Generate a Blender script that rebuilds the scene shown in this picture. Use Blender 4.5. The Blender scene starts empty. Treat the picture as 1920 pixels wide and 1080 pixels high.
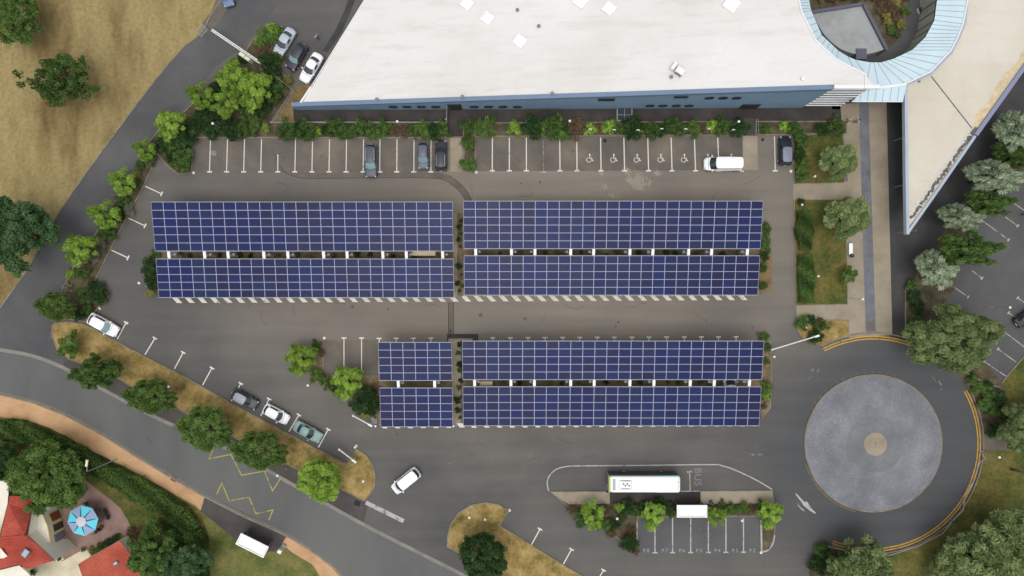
import bpy, bmesh, math, random
import numpy as np
from mathutils import Vector, Matrix

# ------------------------------------------------------------------ camera, world, sun, exposure
scene = bpy.context.scene
C = scene.collection
H = 100.0            # flying height of the drone
PPM = 12.8           # photo pixels per metre on the ground
cam_d = bpy.data.cameras.new('camera'); cam = bpy.data.objects.new('camera', cam_d); C.objects.link(cam)
cam.location = (0, 0, H); cam.rotation_euler = (0, 0, 0)
cam_d.sensor_width = 36; cam_d.lens = 18 / (960 / PPM / H)
cam_d.clip_start = 1; cam_d.clip_end = 6000
scene.camera = cam

SUN_EL, SUN_AZ = math.radians(77), math.radians(195)      # from the south, slightly west
w = bpy.data.worlds.new('World'); scene.world = w; w.use_nodes = True
nt = w.node_tree; nt.nodes.clear()
sky = nt.nodes.new('ShaderNodeTexSky'); sky.sky_type = 'NISHITA'; sky.sun_disc = False
sky.sun_elevation = SUN_EL; sky.sun_rotation = SUN_AZ
sky.dust_density = 4.0; sky.air_density = 1.2
hs = nt.nodes.new('ShaderNodeHueSaturation'); hs.inputs['Saturation'].default_value = 0.22
bg = nt.nodes.new('ShaderNodeBackground'); bg.inputs['Strength'].default_value = 0.15
wo = nt.nodes.new('ShaderNodeOutputWorld')
nt.links.new(sky.outputs[0], hs.inputs['Color']); nt.links.new(hs.outputs[0], bg.inputs[0]); nt.links.new(bg.outputs[0], wo.inputs[0])
sd = bpy.data.lights.new('sun', 'SUN'); sd.energy = 0.6; sd.angle = math.radians(60); sd.color = (1, .955, .89)
sun = bpy.data.objects.new('sun', sd); C.objects.link(sun)
dvec = Vector((math.sin(SUN_AZ) * math.cos(SUN_EL), math.cos(SUN_AZ) * math.cos(SUN_EL), math.sin(SUN_EL)))
sun.rotation_euler = dvec.to_track_quat('Z', 'Y').to_euler()
scene.view_settings.view_transform = 'Standard'; scene.view_settings.look = 'None'
scene.view_settings.gamma = 1; scene.view_settings.use_curve_mapping = False
scene.view_settings.exposure = 0.06
scene.cycles.max_bounces = 6; scene.cycles.diffuse_bounces = 3; scene.cycles.transparent_max_bounces = 6

rnd = random.Random(7)
R = math.radians

def P(px, py, h=0.0):
    """photo pixel seen at height h -> world point"""
    k = (1 - h / H) / PPM
    return Vector(((px - 960) * k, (540 - py) * k, h))

def lin(r, g, b, k=1.12):
    f = lambda c: ((c / 255 + .055) / 1.055) ** 2.4 if c > 10.3 else c / 255 / 12.92
    return tuple(min(.9, f(c) / k) for c in (r, g, b)) + (1,)

# ------------------------------------------------------------------ materials
MATS = {}
def node(nt, t, **kw):
    n = nt.nodes.new(t)
    for k, v in kw.items(): setattr(n, k, v)
    return n

def mat(name, col, rough=.6, metal=0.0, spec=.5, noise=None, coat=0, emit=None, alpha=None):
    """noise = (scale, amount) brightness mottling in object space"""
    if name in MATS: return MATS[name]
    m = bpy.data.materials.new(name); m.use_nodes = True; nt = m.node_tree
    b = nt.nodes['Principled BSDF']
    b.inputs['Base Color'].default_value = col; b.inputs['Roughness'].default_value = rough
    b.inputs['Metallic'].default_value = metal; b.inputs['Specular IOR Level'].default_value = spec
    if coat: b.inputs['Coat Weight'].default_value = coat; b.inputs['Coat Roughness'].default_value = .08
    if noise:
        tc = node(nt, 'ShaderNodeTexCoord'); nz = node(nt, 'ShaderNodeTexNoise')
        nz.inputs['Scale'].default_value = noise[0]; nz.inputs['Detail'].default_value = 6
        nt.links.new(tc.outputs['Object'], nz.inputs['Vector'])
        mr = node(nt, 'ShaderNodeMapRange'); mr.inputs['From Min'].default_value = .3; mr.inputs['From Max'].default_value = .7
        mr.inputs['To Min'].default_value = 1 - noise[1]; mr.inputs['To Max'].default_value = 1 + noise[1]
        nt.links.new(nz.outputs[0], mr.inputs[0])
        mx = node(nt, 'ShaderNodeVectorMath', operation='SCALE'); mx.inputs[0].default_value = col[:3]
        nt.links.new(mr.outputs[0], mx.inputs['Scale']); nt.links.new(mx.outputs[0], b.inputs['Base Color'])
    MATS[name] = m
    return m

def ground_mat(name, stops, s1=.12, s2=2.5, rough=.95, bump=.3, bump_scale=12, grain=.12, stretch=None, extra=None, spec=.2):
    """stops: list of colours laid over large noise; fine noise mottles them; extra(nt, color_socket)->socket"""
    m = bpy.data.materials.new(name); m.use_nodes = True; nt = m.node_tree; b = nt.nodes['Principled BSDF']
    b.inputs['Roughness'].default_value = rough; b.inputs['Specular IOR Level'].default_value = spec
    tc = node(nt, 'ShaderNodeTexCoord'); src = tc.outputs['Object']
    if stretch:
        mp = node(nt, 'ShaderNodeMapping'); mp.inputs['Rotation'].default_value = (0, 0, stretch[0]); mp.inputs['Scale'].default_value = (1, stretch[1], 1)
        nt.links.new(src, mp.inputs[0]); src = mp.outputs[0]
    n1 = node(nt, 'ShaderNodeTexNoise'); n1.inputs['Scale'].default_value = s1; n1.inputs['Detail'].default_value = 8; n1.inputs['Roughness'].default_value = .62
    nt.links.new(src, n1.inputs['Vector'])
    cr = node(nt, 'ShaderNodeValToRGB'); e = cr.color_ramp.elements
    n = len(stops)
    for i in range(n):
        pos = .32 + .36 * i / max(1, n - 1)
        if i < 2: e[i].position = pos
        else: e.new(pos)
        e[i].color = stops[i]
    nt.links.new(n1.outputs[0], cr.inputs[0]); col = cr.outputs[0]
    if extra: col = extra(nt, col, tc.outputs['Object'])
    n2 = node(nt, 'ShaderNodeTexNoise'); n2.inputs['Scale'].default_value = s2; n2.inputs['Detail'].default_value = 7; n2.inputs['Roughness'].default_value = .7
    nt.links.new(tc.outputs['Object'], n2.inputs['Vector'])
    mr = node(nt, 'ShaderNodeMapRange'); mr.inputs[1].default_value = .3; mr.inputs[2].default_value = .7
    mr.inputs[3].default_value = 1 - grain; mr.inputs[4].default_value = 1 + grain
    nt.links.new(n2.outputs[0], mr.inputs[0])
    mx = node(nt, 'ShaderNodeVectorMath', operation='SCALE'); nt.links.new(col, mx.inputs[0]); nt.links.new(mr.outputs[0], mx.inputs['Scale'])
    nt.links.new(mx.outputs[0], b.inputs['Base Color'])
    n3 = node(nt, 'ShaderNodeTexNoise'); n3.inputs['Scale'].default_value = bump_scale; n3.inputs['Detail'].default_value = 5
    nt.links.new(tc.outputs['Object'], n3.inputs['Vector'])
    bp = node(nt, 'ShaderNodeBump'); bp.inputs['Strength'].default_value = bump; bp.inputs['Distance'].default_value = .08
    nt.links.new(n3.outputs[0], bp.inputs['Height']); nt.links.new(bp.outputs[0], b.inputs['Normal'])
    MATS[name] = m
    return m

def mixc(nt, fac, a, bcol):
    mx = node(nt, 'ShaderNodeMix', data_type='RGBA'); nt.links.new(fac, mx.inputs[0])
    nt.links.new(a, mx.inputs[6]) if not isinstance(a, tuple) else setattr(mx.inputs[6], 'default_value', a)
    nt.links.new(bcol, mx.inputs[7]) if not isinstance(bcol, tuple) else setattr(mx.inputs[7], 'default_value', bcol)
    return mx.outputs[2]

def warm_center(nt, col, oc):
    # brown dust lying on the middle aisles of the car park
    mp = node(nt, 'ShaderNodeMapping'); mp.inputs['Location'].default_value = (-.10, -.2, 0); mp.inputs['Scale'].default_value = (1 / 56, 1 / 30, 1)
    nt.links.new(oc, mp.inputs[0]); ln = node(nt, 'ShaderNodeVectorMath', operation='LENGTH'); nt.links.new(mp.outputs[0], ln.inputs[0])
    nz = node(nt, 'ShaderNodeTexNoise'); nz.inputs['Scale'].default_value = .05; nz.inputs['Detail'].default_value = 5; nt.links.new(oc, nz.inputs['Vector'])
    ad = node(nt, 'ShaderNodeMath', operation='ADD'); nt.links.new(ln.outputs['Value'], ad.inputs[0]); nt.links.new(nz.outputs[0], ad.inputs[1])
    mr = node(nt, 'ShaderNodeMapRange'); mr.inputs[1].default_value = .75; mr.inputs[2].default_value = 1.6; mr.inputs[3].default_value = .92; mr.inputs[4].default_value = 0
    nt.links.new(ad.outputs[0], mr.inputs[0])
    c = mixc(nt, mr.outputs[0], col, lin(148, 139, 126))
    # cooler newer asphalt round the turning circle
    mc = node(nt, 'ShaderNodeMapping'); cc = P(1660, 840); mc.inputs['Location'].default_value = (-cc.x, -cc.y, 0); nt.links.new(oc, mc.inputs[0])
    lc = node(nt, 'ShaderNodeVectorMath', operation='LENGTH'); nt.links.new(mc.outputs[0], lc.inputs[0])
    m3 = node(nt, 'ShaderNodeMapRange'); m3.inputs[1].default_value = 13; m3.inputs[2].default_value = 24; m3.inputs[3].default_value = .9; m3.inputs[4].default_value = 0; nt.links.new(lc.outputs['Value'], m3.inputs[0])
    c = mixc(nt, m3.outputs[0], c, lin(84, 86, 88))
    # tyre-polished streaks along the aisles
    mp2 = node(nt, 'ShaderNodeMapping'); mp2.inputs['Scale'].default_value = (.03, .55, 1); nt.links.new(oc, mp2.inputs[0])
    n2 = node(nt, 'ShaderNodeTexNoise'); n2.inputs['Scale'].default_value = 1; n2.inputs['Detail'].default_value = 4; nt.links.new(mp2.outputs[0], n2.inputs['Vector'])
    mr2 = node(nt, 'ShaderNodeMapRange'); mr2.inputs[1].default_value = .35; mr2.inputs[2].default_value = .65; mr2.inputs[3].default_value = .93; mr2.inputs[4].default_value = 1.06
    nt.links.new(n2.outputs[0], mr2.inputs[0])
    s = node(nt, 'ShaderNodeVectorMath', operation='SCALE'); nt.links.new(c, s.inputs[0]); nt.links.new(mr2.outputs[0], s.inputs['Scale'])
    return s.outputs[0]

ground_mat('asphalt_lot', [lin(92, 92, 91), lin(102, 100, 97), lin(110, 107, 102)], .06, 3.5, bump=.15, grain=.06, extra=warm_center)
ground_mat('asphalt_road', [lin(98, 99, 98), lin(109, 110, 108), lin(116, 116, 113)], .08, 4, bump=.12, grain=.05, stretch=(R(-28), .25))
ground_mat('asphalt_access', [lin(82, 82, 84), lin(94, 94, 95), lin(105, 105, 104)], .09, 4, bump=.12, grain=.05)
ground_mat('asphalt_ring', [lin(76, 78, 80), lin(86, 88, 90), lin(98, 98, 98)], .1, 4, bump=.12, grain=.05)
ground_mat('asphalt_dark', [lin(60, 57, 55), lin(70, 66, 64), lin(82, 78, 74)], .25, 4, bump=.15, grain=.08)
ground_mat('asphalt_service', [lin(64, 63, 63), lin(74, 73, 73), lin(84, 83, 82)], .2, 4, bump=.15, grain=.06)
ground_mat('asphalt_pavement', [lin(76, 72, 71), lin(86, 81, 79), lin(94, 90, 86)], .3, 4, bump=.15, grain=.07)
ground_mat('asphalt_bays', [lin(98, 94, 89), lin(113, 107, 99), lin(134, 124, 109)], .16, 3, bump=.15, grain=.07)
ground_mat('asphalt_patch', [lin(102, 97, 90), lin(112, 106, 98), lin(121, 114, 105)], .5, 5, bump=.15, grain=.08)
ground_mat('asphalt_east', [lin(86, 86, 87), lin(96, 96, 97), lin(106, 106, 105)], .1, 4, bump=.12, grain=.05)
ground_mat('dry_grass', [lin(94, 76, 48), lin(126, 107, 70), lin(149, 133, 90), lin(165, 147, 101), lin(134, 122, 74)], .13, 1.8, bump=.9, bump_scale=7, grain=.22, stretch=(R(50), .35))
ground_mat('verge_grass', [lin(96, 98, 50), lin(142, 122, 72), lin(166, 142, 90), lin(182, 158, 106)], .45, 2.2, bump=.9, bump_scale=7, grain=.24)
ground_mat('lawn', [lin(82, 92, 46), lin(102, 108, 58), lin(122, 120, 70), lin(144, 126, 82)], .28, 2.4, bump=.9, bump_scale=8, grain=.25)
ground_mat('green_lawn', [lin(66, 76, 36), lin(86, 92, 46), lin(108, 102, 54), lin(124, 110, 66)], .25, 2.0, bump=.9, bump_scale=8, grain=.25)  # lawn grass of a darker, greener tone
ground_mat('mulch', [lin(70, 64, 48), lin(94, 86, 68), lin(116, 104, 84)], .6, 4, bump=1, bump_scale=10, grain=.3)
ground_mat('brightened_mulch', [lin(104, 96, 70), lin(128, 112, 88), lin(148, 130, 104)], .6, 4, bump=1, bump_scale=10, grain=.28)  # mulch with its colour brightened to offset the shade under the carports
ground_mat('bare_earth', [lin(112, 92, 64), lin(140, 116, 82), lin(120, 112, 66)], .4, 3, bump=.8, bump_scale=10, grain=.2)
ground_mat('tan_paving', [lin(146, 136, 118), lin(160, 149, 130), lin(172, 160, 140)], .3, 4, bump=.2, grain=.08)
ground_mat('sand_path', [lin(184, 144, 106), lin(204, 164, 124), lin(214, 176, 136)], .25, 4, bump=.4, grain=.10)
ground_mat('patio', [lin(138, 112, 104), lin(152, 126, 116), lin(164, 136, 124)], .5, 5, bump=.2, grain=.07)
ground_mat('cream_paving', [lin(206, 196, 168), lin(222, 213, 186), lin(230, 222, 200)], .4, 4, bump=.2, grain=.06)
ground_mat('slate_strip', [lin(106, 107, 112), lin(118, 119, 126), lin(130, 132, 138)], .5, 4, bump=.2, grain=.08)
ground_mat('kerb', [lin(118, 108, 92), lin(138, 128, 112), lin(154, 144, 128)], .6, 5, bump=.2, grain=.12)
ground_mat('gutter', [lin(126, 124, 118), lin(140, 138, 130), lin(150, 147, 138)], .5, 5, bump=.2, grain=.08)

def worn(name, col, under, thr=.38, sc=1.2):
    def ex(nt, c, oc):
        nz = node(nt, 'ShaderNodeTexNoise'); nz.inputs['Scale'].default_value = sc; nz.inputs['Detail'].default_value = 9; nz.inputs['Roughness'].default_value = .75
        nt.links.new(oc, nz.inputs['Vector'])
        mr = node(nt, 'ShaderNodeMapRange'); mr.inputs[1].default_value = thr - .03; mr.inputs[2].default_value = thr + .08
        nt.links.new(nz.outputs[0], mr.inputs[0])
        return mixc(nt, mr.outputs[0], under, c)
    ground_mat(name, [col, col], .5, 6, bump=.1, grain=.06, extra=ex, rough=.8)
worn('paint_white', lin(232, 226, 216), lin(130, 122, 114), .36)
worn('paint_old', lin(188, 184, 176), lin(100, 99, 97), .44)
worn('paint_faint', lin(136, 135, 133), lin(94, 94, 94), .52, 1.8)
worn('paint_grey', lin(186, 184, 178), lin(112, 111, 109), .40)
worn('paint_yellow', lin(206, 160, 62), lin(110, 100, 78), .38)
worn('paint_lemon', lin(176, 168, 92), lin(108, 107, 98), .42)

# ------------------------------------------------------------------ mesh builder
class MB:
    def __init__(s): s.v = []; s.f = []; s.m = []; s.smooth = False
    def add(s, vs, fs, mi=0):
        o = len(s.v); s.v += [tuple(v) for v in vs]
        s.f += [tuple(o + i for i in f) for f in fs]; s.m += [mi] * len(fs); return s
    def box(s, c, size, rz=0, mi=0, bottom=True):
        cx, cy, cz = c; hx, hy, hz = size[0] / 2, size[1] / 2, size[2] / 2
        ca, sa = math.cos(rz), math.sin(rz); vs = []
        for z in (-hz, hz):
            for x, y in ((-hx, -hy), (hx, -hy), (hx, hy), (-hx, hy)):
                vs.append((cx + x * ca - y * sa, cy + x * sa + y * ca, cz + z))
        fs = [(4, 5, 6, 7), (0, 1, 5, 4), (1, 2, 6, 5), (2, 3, 7, 6), (3, 0, 4, 7)]
        if bottom: fs.append((3, 2, 1, 0))
        return s.add(vs, fs, mi)
    def bbox(s, c, size, rz=0, b=.05, mi=0):
        """box with bevelled top edges"""
        cx, cy, cz = c; hx, hy, hz = size[0] / 2, size[1] / 2, size[2] / 2
        ca, sa = math.cos(rz), math.sin(rz); vs = []
        for z, k in ((-hz, 0), (hz - b, 0), (hz, b)):
            for x, y in ((-hx + k, -hy + k), (hx - k, -hy + k), (hx - k, hy - k), (-hx + k, hy - k)):
                vs.append((cx + x * ca - y * sa, cy + x * sa + y * ca, cz + z))
        fs = [(3, 2, 1, 0), (8, 9, 10, 11)]
        for l in (0, 4):
            for i in range(4): j = (i + 1) % 4; fs.append((l + i, l + j, l + 4 + j, l + 4 + i))
        return s.add(vs, fs, mi)
    def prism(s, poly, z0, z1, mi=0, side_mi=None, cap=True):
        """poly: list of (x,y) ccw or cw; z1 may be a function of (x,y)"""
        n = len(poly)
        a = sum(poly[i][0] * poly[(i + 1) % n][1] - poly[(i + 1) % n][0] * poly[i][1] for i in range(n))
        if a < 0: poly = poly[::-1]
        g1 = z1 if callable(z1) else (lambda x, y: z1); g0 = z0 if callable(z0) else (lambda x, y: z0)
        vs = [(p[0], p[1], g0(p[0], p[1])) for p in poly] + [(p[0], p[1], g1(p[0], p[1])) for p in poly]
        s.add(vs, [tuple(range(n, 2 * n))], mi)
        o = len(s.v) - 2 * n
        for i in range(n):
            j = (i + 1) % n; s.f.append((o + i, o + j, o + n + j, o + n + i)); s.m.append(mi if side_mi is None else side_mi)
        return s
    def sheet(s, poly, z, mi=0):
        n = len(poly)
        a = sum(poly[i][0] * poly[(i + 1) % n][1] - poly[(i + 1) % n][0] * poly[i][1] for i in range(n))
        if a < 0: poly = poly[::-1]
        return s.add([(p[0], p[1], z) for p in poly], [tuple(range(n))], mi)
    def tube(s, path, r, n=8, mi=0, cap=True):
        path = [Vector(p) for p in path]; rs = r if isinstance(r, (list, tuple)) else [r] * len(path)
        rings = []; up0 = None
        for i, p in enumerate(path):
            d = (path[min(i + 1, len(path) - 1)] - path[max(i - 1, 0)]).normalized()
            a = Vector((0, 0, 1)) if abs(d.z) < .95 else Vector((1, 0, 0))
            u = d.cross(a).normalized()
            if up0 is not None:
                u = (up0 - d * up0.dot(d)).normalized()
            up0 = u; v = d.cross(u)
            rings.append([p + (u * math.cos(2 * math.pi * k / n) + v * math.sin(2 * math.pi * k / n)) * rs[i] for k in range(n)])
        vs = [q for ring in rings for q in ring]; fs = []
        for i in range(len(path) - 1):
            for k in range(n):
                fs.append((i * n + k, i * n + (k + 1) % n, (i + 1) * n + (k + 1) % n, (i + 1) * n + k))
        if cap: fs += [tuple(range(n))[::-1], tuple(range((len(path) - 1) * n, len(path) * n))]
        return s.add(vs, fs, mi)
    def stroke(s, pts, wd, z, mi=0, closed=False):
        """flat painted line with mitred corners"""
        pts = [Vector((p[0], p[1], 0)) for p in pts]; n = len(pts); L = []; Rr = []
        for i in range(n):
            if closed: a, b = pts[i - 1], pts[(i + 1) % n]
            else: a, b = pts[max(i - 1, 0)], pts[min(i + 1, n - 1)]
            d1 = (pts[i] - a).normalized() if (pts[i] - a).length > 1e-6 else (b - pts[i]).normalized()
            d2 = (b - pts[i]).normalized() if (b - pts[i]).length > 1e-6 else d1
            t = (d1 + d2).normalized(); nn = Vector((-t.y, t.x, 0))
            k = 1 / max(.35, nn.dot(Vector((-d1.y, d1.x, 0))))
            L.append(pts[i] + nn * wd / 2 * k); Rr.append(pts[i] - nn * wd / 2 * k)
        vs = [(p.x, p.y, z) for p in L] + [(p.x, p.y, z) for p in Rr]
        fs = [(i + n, (i + 1) % n + n, (i + 1) % n, i) for i in range(n if closed else n - 1)]
        return s.add(vs, fs, mi)
    def disc(s, c, r, z, n=24, mi=0, rx=None):
        rx = rx or r
        return s.add([(c[0] + rx * math.cos(2 * math.pi * i / n), c[1] + r * math.sin(2 * math.pi * i / n), z) for i in range(n)], [tuple(range(n))], mi)
    def lathe(s, c, prof, n=24, mi=0):
        vs = []; fs = []
        for r_, z in prof:
            vs += [(c[0] + r_ * math.cos(2 * math.pi * k / n), c[1] + r_ * math.sin(2 * math.pi * k / n), c[2] + z) for k in range(n)]
        for i in range(len(prof) - 1):
            for k in range(n): fs.append((i * n + k, i * n + (k + 1) % n, (i + 1) * n + (k + 1) % n, (i + 1) * n + k))
        return s.add(vs, fs, mi)
    def xf(s, M):
        s.v = [tuple(M @ Vector(v)) for v in s.v]; return s
    def build(s, name, mats, parent=None, world=False, smooth=False):
        me = bpy.data.meshes.new(name)
        if not isinstance(mats, (list, tuple)): mats = [mats]
        v = s.v
        if parent is not None and world:
            l = parent.location; v = [(a - l.x, b - l.y, c - l.z) for a, b, c in v]
        me.from_pydata(v, [], s.f)
        for m in mats: me.materials.append(MATS[m] if isinstance(m, str) else m)
        me.polygons.foreach_set('material_index', s.m)
        if smooth or s.smooth: me.polygons.foreach_set('use_smooth', [True] * len(me.polygons))
        me.update()
        o = bpy.data.objects.new(name, me); C.objects.link(o)
        if parent: o.parent = parent
        return o

def tag(o, label, cat, group=None, kind=None):
    if label:
        assert 4 <= len(label.split()) <= 16, label
        o['label'] = label
    if cat: o['category'] = cat
    if group: o['group'] = group
    if kind: o['kind'] = kind
    return o
def thing(name, label, cat, loc=(0, 0, 0), rz=0, group=None):
    o = bpy.data.objects.new(name, None); C.objects.link(o); o.empty_display_size = .5
    o.location = loc; o.rotation_euler = (0, 0, rz)
    return tag(o, label, cat, group)
def struct(mb, name, mats, label=None):
    o = mb.build(name, mats); o['kind'] = 'structure'
    if label: o['label'] = label
    return o
def dup(root, loc, rz=0, label=None, group=None, scale=None):
    r = root.copy(); C.objects.link(r); r.location = loc; r.rotation_euler = (0, 0, rz)
    if scale: r.scale = (scale,) * 3 if not isinstance(scale, tuple) else scale
    if label: r['label'] = label
    if group: r['group'] = group
    for ch in list(root.children):
        c = ch.copy(); C.objects.link(c); c.parent = r
        for g in ch.children:
            d = g.copy(); C.objects.link(d); d.parent = c
    return r

def PX(pts, h=0): return [(P(x, y, h).x, P(x, y, h).y) for x, y in pts]
def smooth_line(pts, k=5, closed=False):
    n = len(pts); out = []
    rng = range(n) if closed else range(n - 1)
    g = (lambda i: pts[i % n]) if closed else (lambda i: pts[max(0, min(n - 1, i))])
    for i in rng:
        p0, p1, p2, p3 = g(i - 1), g(i), g(i + 1), g(i + 2)
        for j in range(k):
            t = j / k
            out.append(tuple(.5 * ((2 * p1[a]) + (-p0[a] + p2[a]) * t + (2 * p0[a] - 5 * p1[a] + 4 * p2[a] - p3[a]) * t * t + (-p0[a] + 3 * p1[a] - 3 * p2[a] + p3[a]) * t ** 3) for a in (0, 1)))
    if not closed: out.append(tuple(pts[-1]))
    return out
def inset(poly, d):
    n = len(poly)
    a = sum(poly[i][0] * poly[(i + 1) % n][1] - poly[(i + 1) % n][0] * poly[i][1] for i in range(n))
    if a < 0: poly = poly[::-1]
    out = []
    for i in range(n):
        p0, p1, p2 = Vector(poly[i - 1]), Vector(poly[i]), Vector(poly[(i + 1) % n])
        d1 = (p1 - p0).normalized(); d2 = (p2 - p1).normalized()
        n1 = Vector((-d1.y, d1.x)); n2 = Vector((-d2.y, d2.x)); b = (n1 + n2)
        b = b.normalized() if b.length > 1e-6 else n1
        k = d / max(.4, b.dot(n1)); out.append((p1.x + b.x * k, p1.y + b.y * k))
    return poly, out
def island(name, px_poly, surf, z=.10, kerb_w=.16, kerb_h=.13, smooth=False, label=None, kerbmat='kerb'):
    poly = PX(smooth_line(px_poly, 5, True) if smooth else px_poly)
    # drop doubles
    q = [p for i, p in enumerate(poly) if (Vector(p) - Vector(poly[i - 1])).length > .02]
    outer, inner = inset(q, kerb_w)
    s = struct(MB().sheet(inner, z), name, surf, label)
    k = MB(); n = len(outer)
    for i in range(n):
        j = (i + 1) % n
        a, b, c, d = outer[i], outer[j], inner[j], inner[i]
        k.add([(*a, 0), (*b, 0), (*a, kerb_h), (*b, kerb_h), (*c, kerb_h), (*d, kerb_h), (*c, 0), (*d, 0)],
              [(0, 1, 3, 2), (2, 3, 4, 5), (5, 4, 6, 7)])
    struct(k, 'kerb', kerbmat)
    return s
# ------------------------------------------------------------------ the setting: ground, roads, paths
g = MB(); g.sheet([(-2500, -2500), (2500, -2500), (2500, 2500), (-2500, 2500)], 0)
struct(g, 'ground', 'dry_grass')
field_edge = [(-40, 640), (0, 578), (20, 550), (60, 492), (98, 420), (140, 355), (200, 272), (270, 178), (336, 97), (378, 62), (394, 30), (416, -2), (440, -40)]
road_low = [(-60, 728), (0, 738), (60, 753), (120, 776), (200, 819), (260, 857), (320, 893), (385, 930), (460, 968), (537, 1003), (590, 1036), (625, 1062), (650, 1090), (680, 1130)]
road_up = [(-60, 648), (0, 656), (60, 667), (120, 690), (200, 734), (285, 779), (335, 802), (400, 830), (470, 864), (600, 938), (720, 1003), (860, 1074), (960, 1130)]
# car park asphalt: everything between the field, the public road and the far right
lot = field_edge + [(560, -300), (2600, -300), (2600, 1500), (960, 1500), (960, 1130)] + road_up[::-1][1:]
struct(MB().sheet(PX(lot), .006), 'parking_lot', 'asphalt_lot')
rd = smooth_line(road_up, 4)[::1] + smooth_line(road_low, 4)[::-1]
struct(MB().sheet(PX(smooth_line(road_up, 4) + [(960, 1500), (680, 1500)] + smooth_line(road_low, 4)[::-1]), .010), 'road', 'asphalt_road')
# access road on the west side
acc_r = [(90, 640), (112, 560), (120, 535), (140, 495), (180, 437), (212, 382), (265, 307), (262, 288), (300, 240), (345, 200), (400, 130), (445, 95), (500, 40), (560, -60)]
struct(MB().sheet(PX(smooth_line(field_edge, 3) + acc_r[::-1] + [(98, 632), (108, 658), (132, 678), (124, 693), (60, 668), (0, 657), (-60, 649)]), .010), 'access_road', 'asphalt_access')
# asphalt round the turning circle, east lot, service way by the wedge building
ringc = (1637, 831)
def arc(cx, cy, r, a0, a1, n=24, ry=None):
    ry = ry or r
    return [(cx + r * math.cos(R(a0 + (a1 - a0) * i / n)), cy - ry * math.sin(R(a0 + (a1 - a0) * i / n))) for i in range(n + 1)]
struct(MB().sheet(PX([(1560, 180), (1700, 120), (2100, -80), (2300, 100), (1960, 300), (1860, 380), (1780, 470), (1730, 540), (1700, 560), (1698, 640), (1668, 632), (1660, 205), (1560, 205)]), .014), 'service_way', 'asphalt_service')
struct(MB().sheet(PX([(1700, 560), (1790, 400), (1980, 130), (2300, 130), (2300, 760), (1915, 668), (1878, 718), (1820, 690), (1740, 600)]), .018), 'east_parking_lot', 'asphalt_east')
struct(MB().sheet(PX([(548, 203), (1580, 199), (1580, 222), (1500, 232), (868, 230), (868, 256), (838, 256), (838, 231), (553, 231)]), .014), 'service_path', 'asphalt_dark')  # dark asphalt with the shade beside the hall wall mixed into its colour
struct(MB().sheet(PX([(1392, 222), (1415, 222), (1415, 254), (1392, 254)]), .018), 'ramp_path', 'asphalt_pavement')
struct(MB().sheet(PX([(604, 96), (630, 55), (646, 20), (660, -20), (674, -20), (655, 28), (640, 62), (614, 98)]), .014), 'dark_strip', 'asphalt_service')  # narrow band of darker asphalt beside the hall
struct(MB().sheet(PX([(379, 44), (396, 58), (414, 36), (426, 16), (432, -20), (414, -20), (396, 22)]), .018), 'gate_apron', 'asphalt_patch')
# bays: slightly browner asphalt with concrete dust
struct(MB().sheet(PX([(363, 260), (838, 260), (838, 322), (363, 324)]), .010), 'parking_bays', 'asphalt_bays')
struct(MB().sheet(PX([(892, 257), (1392, 256), (1392, 319), (892, 321)]), .010), 'parking_bays', 'asphalt_bays')
struct(MB().sheet(PX([(607, 637), (712, 637), (712, 704), (607, 704)]), .010), 'parking_bays', 'asphalt_bays')
# strip of pavement between the gutter and the verge
pav = road_up[3:9] + [(600, 940), (681, 984)] + [(690, 945), (640, 918), (600, 900), (532, 868), (400, 797), (347, 776), (300, 748), (242, 724), (215, 708), (180, 690), (140, 678), (118, 668)]
struct(MB().sheet(PX(pav), .014), 'pavement', 'asphalt_pavement')
struct(MB().sheet(PX([(385, 927), (455, 960), (537, 1002), (529, 1020), (516, 1034), (470, 1035), (440, 1010), (376, 958)]), .014), 'bus_stop_pavement', 'asphalt_pavement')
# gutter line and kerb lines
m = MB(); m.stroke(PX(smooth_line(road_up[:10] + [(700, 993), (860, 1074), (960, 1130)], 4)), .52, .022); struct(m, 'gutter', 'gutter')
m = MB()
pts = [Vector((*p, 0)) for p in PX(smooth_line(road_low, 4))]
for off, z0, z1 in ((0, .0, .12),):
    m.stroke([(p.x, p.y) for p in pts], .22, .12)
struct(m, 'kerb', 'kerb')
m = MB(); m.stroke(PX(smooth_line(road_low, 4)), .5, .020); struct(m, 'gutter', 'gutter')
m = MB(); m.stroke(PX(smooth_line(field_edge, 3)), .2, .08); struct(m, 'kerb', 'kerb')
# sand coloured footpath, lawns
sp1 = road_low[:8] + [(376, 957), (368, 948), (330, 927), (290, 905), (240, 878), (180, 849), (95, 803), (50, 787), (-60, 775)]
struct(MB().sheet(PX([(x, y + 3) if i < 8 else (x, y) for i, (x, y) in enumerate(sp1)]), .010), 'footpath', 'sand_path')
struct(MB().sheet(PX([(538, 1005), (588, 1038), (622, 1064), (648, 1093), (640, 1200), (608, 1160), (602, 1080), (585, 1058), (548, 1036), (529, 1020)]), .010), 'footpath', 'sand_path')
struct(MB().sheet(PX([(-200, 784), (50, 787), (95, 803), (180, 849), (290, 905), (376, 957), (392, 1000), (400, 1200), (-200, 1200)]), .006), 'garden_lawn', 'green_lawn')
struct(MB().sheet(PX([(376, 957), (440, 1009), (470, 1034), (516, 1034), (529, 1020), (548, 1036), (585, 1058), (604, 1090), (610, 1200), (398, 1200), (392, 1010)]), .008), 'lawn', 'lawn')

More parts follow.
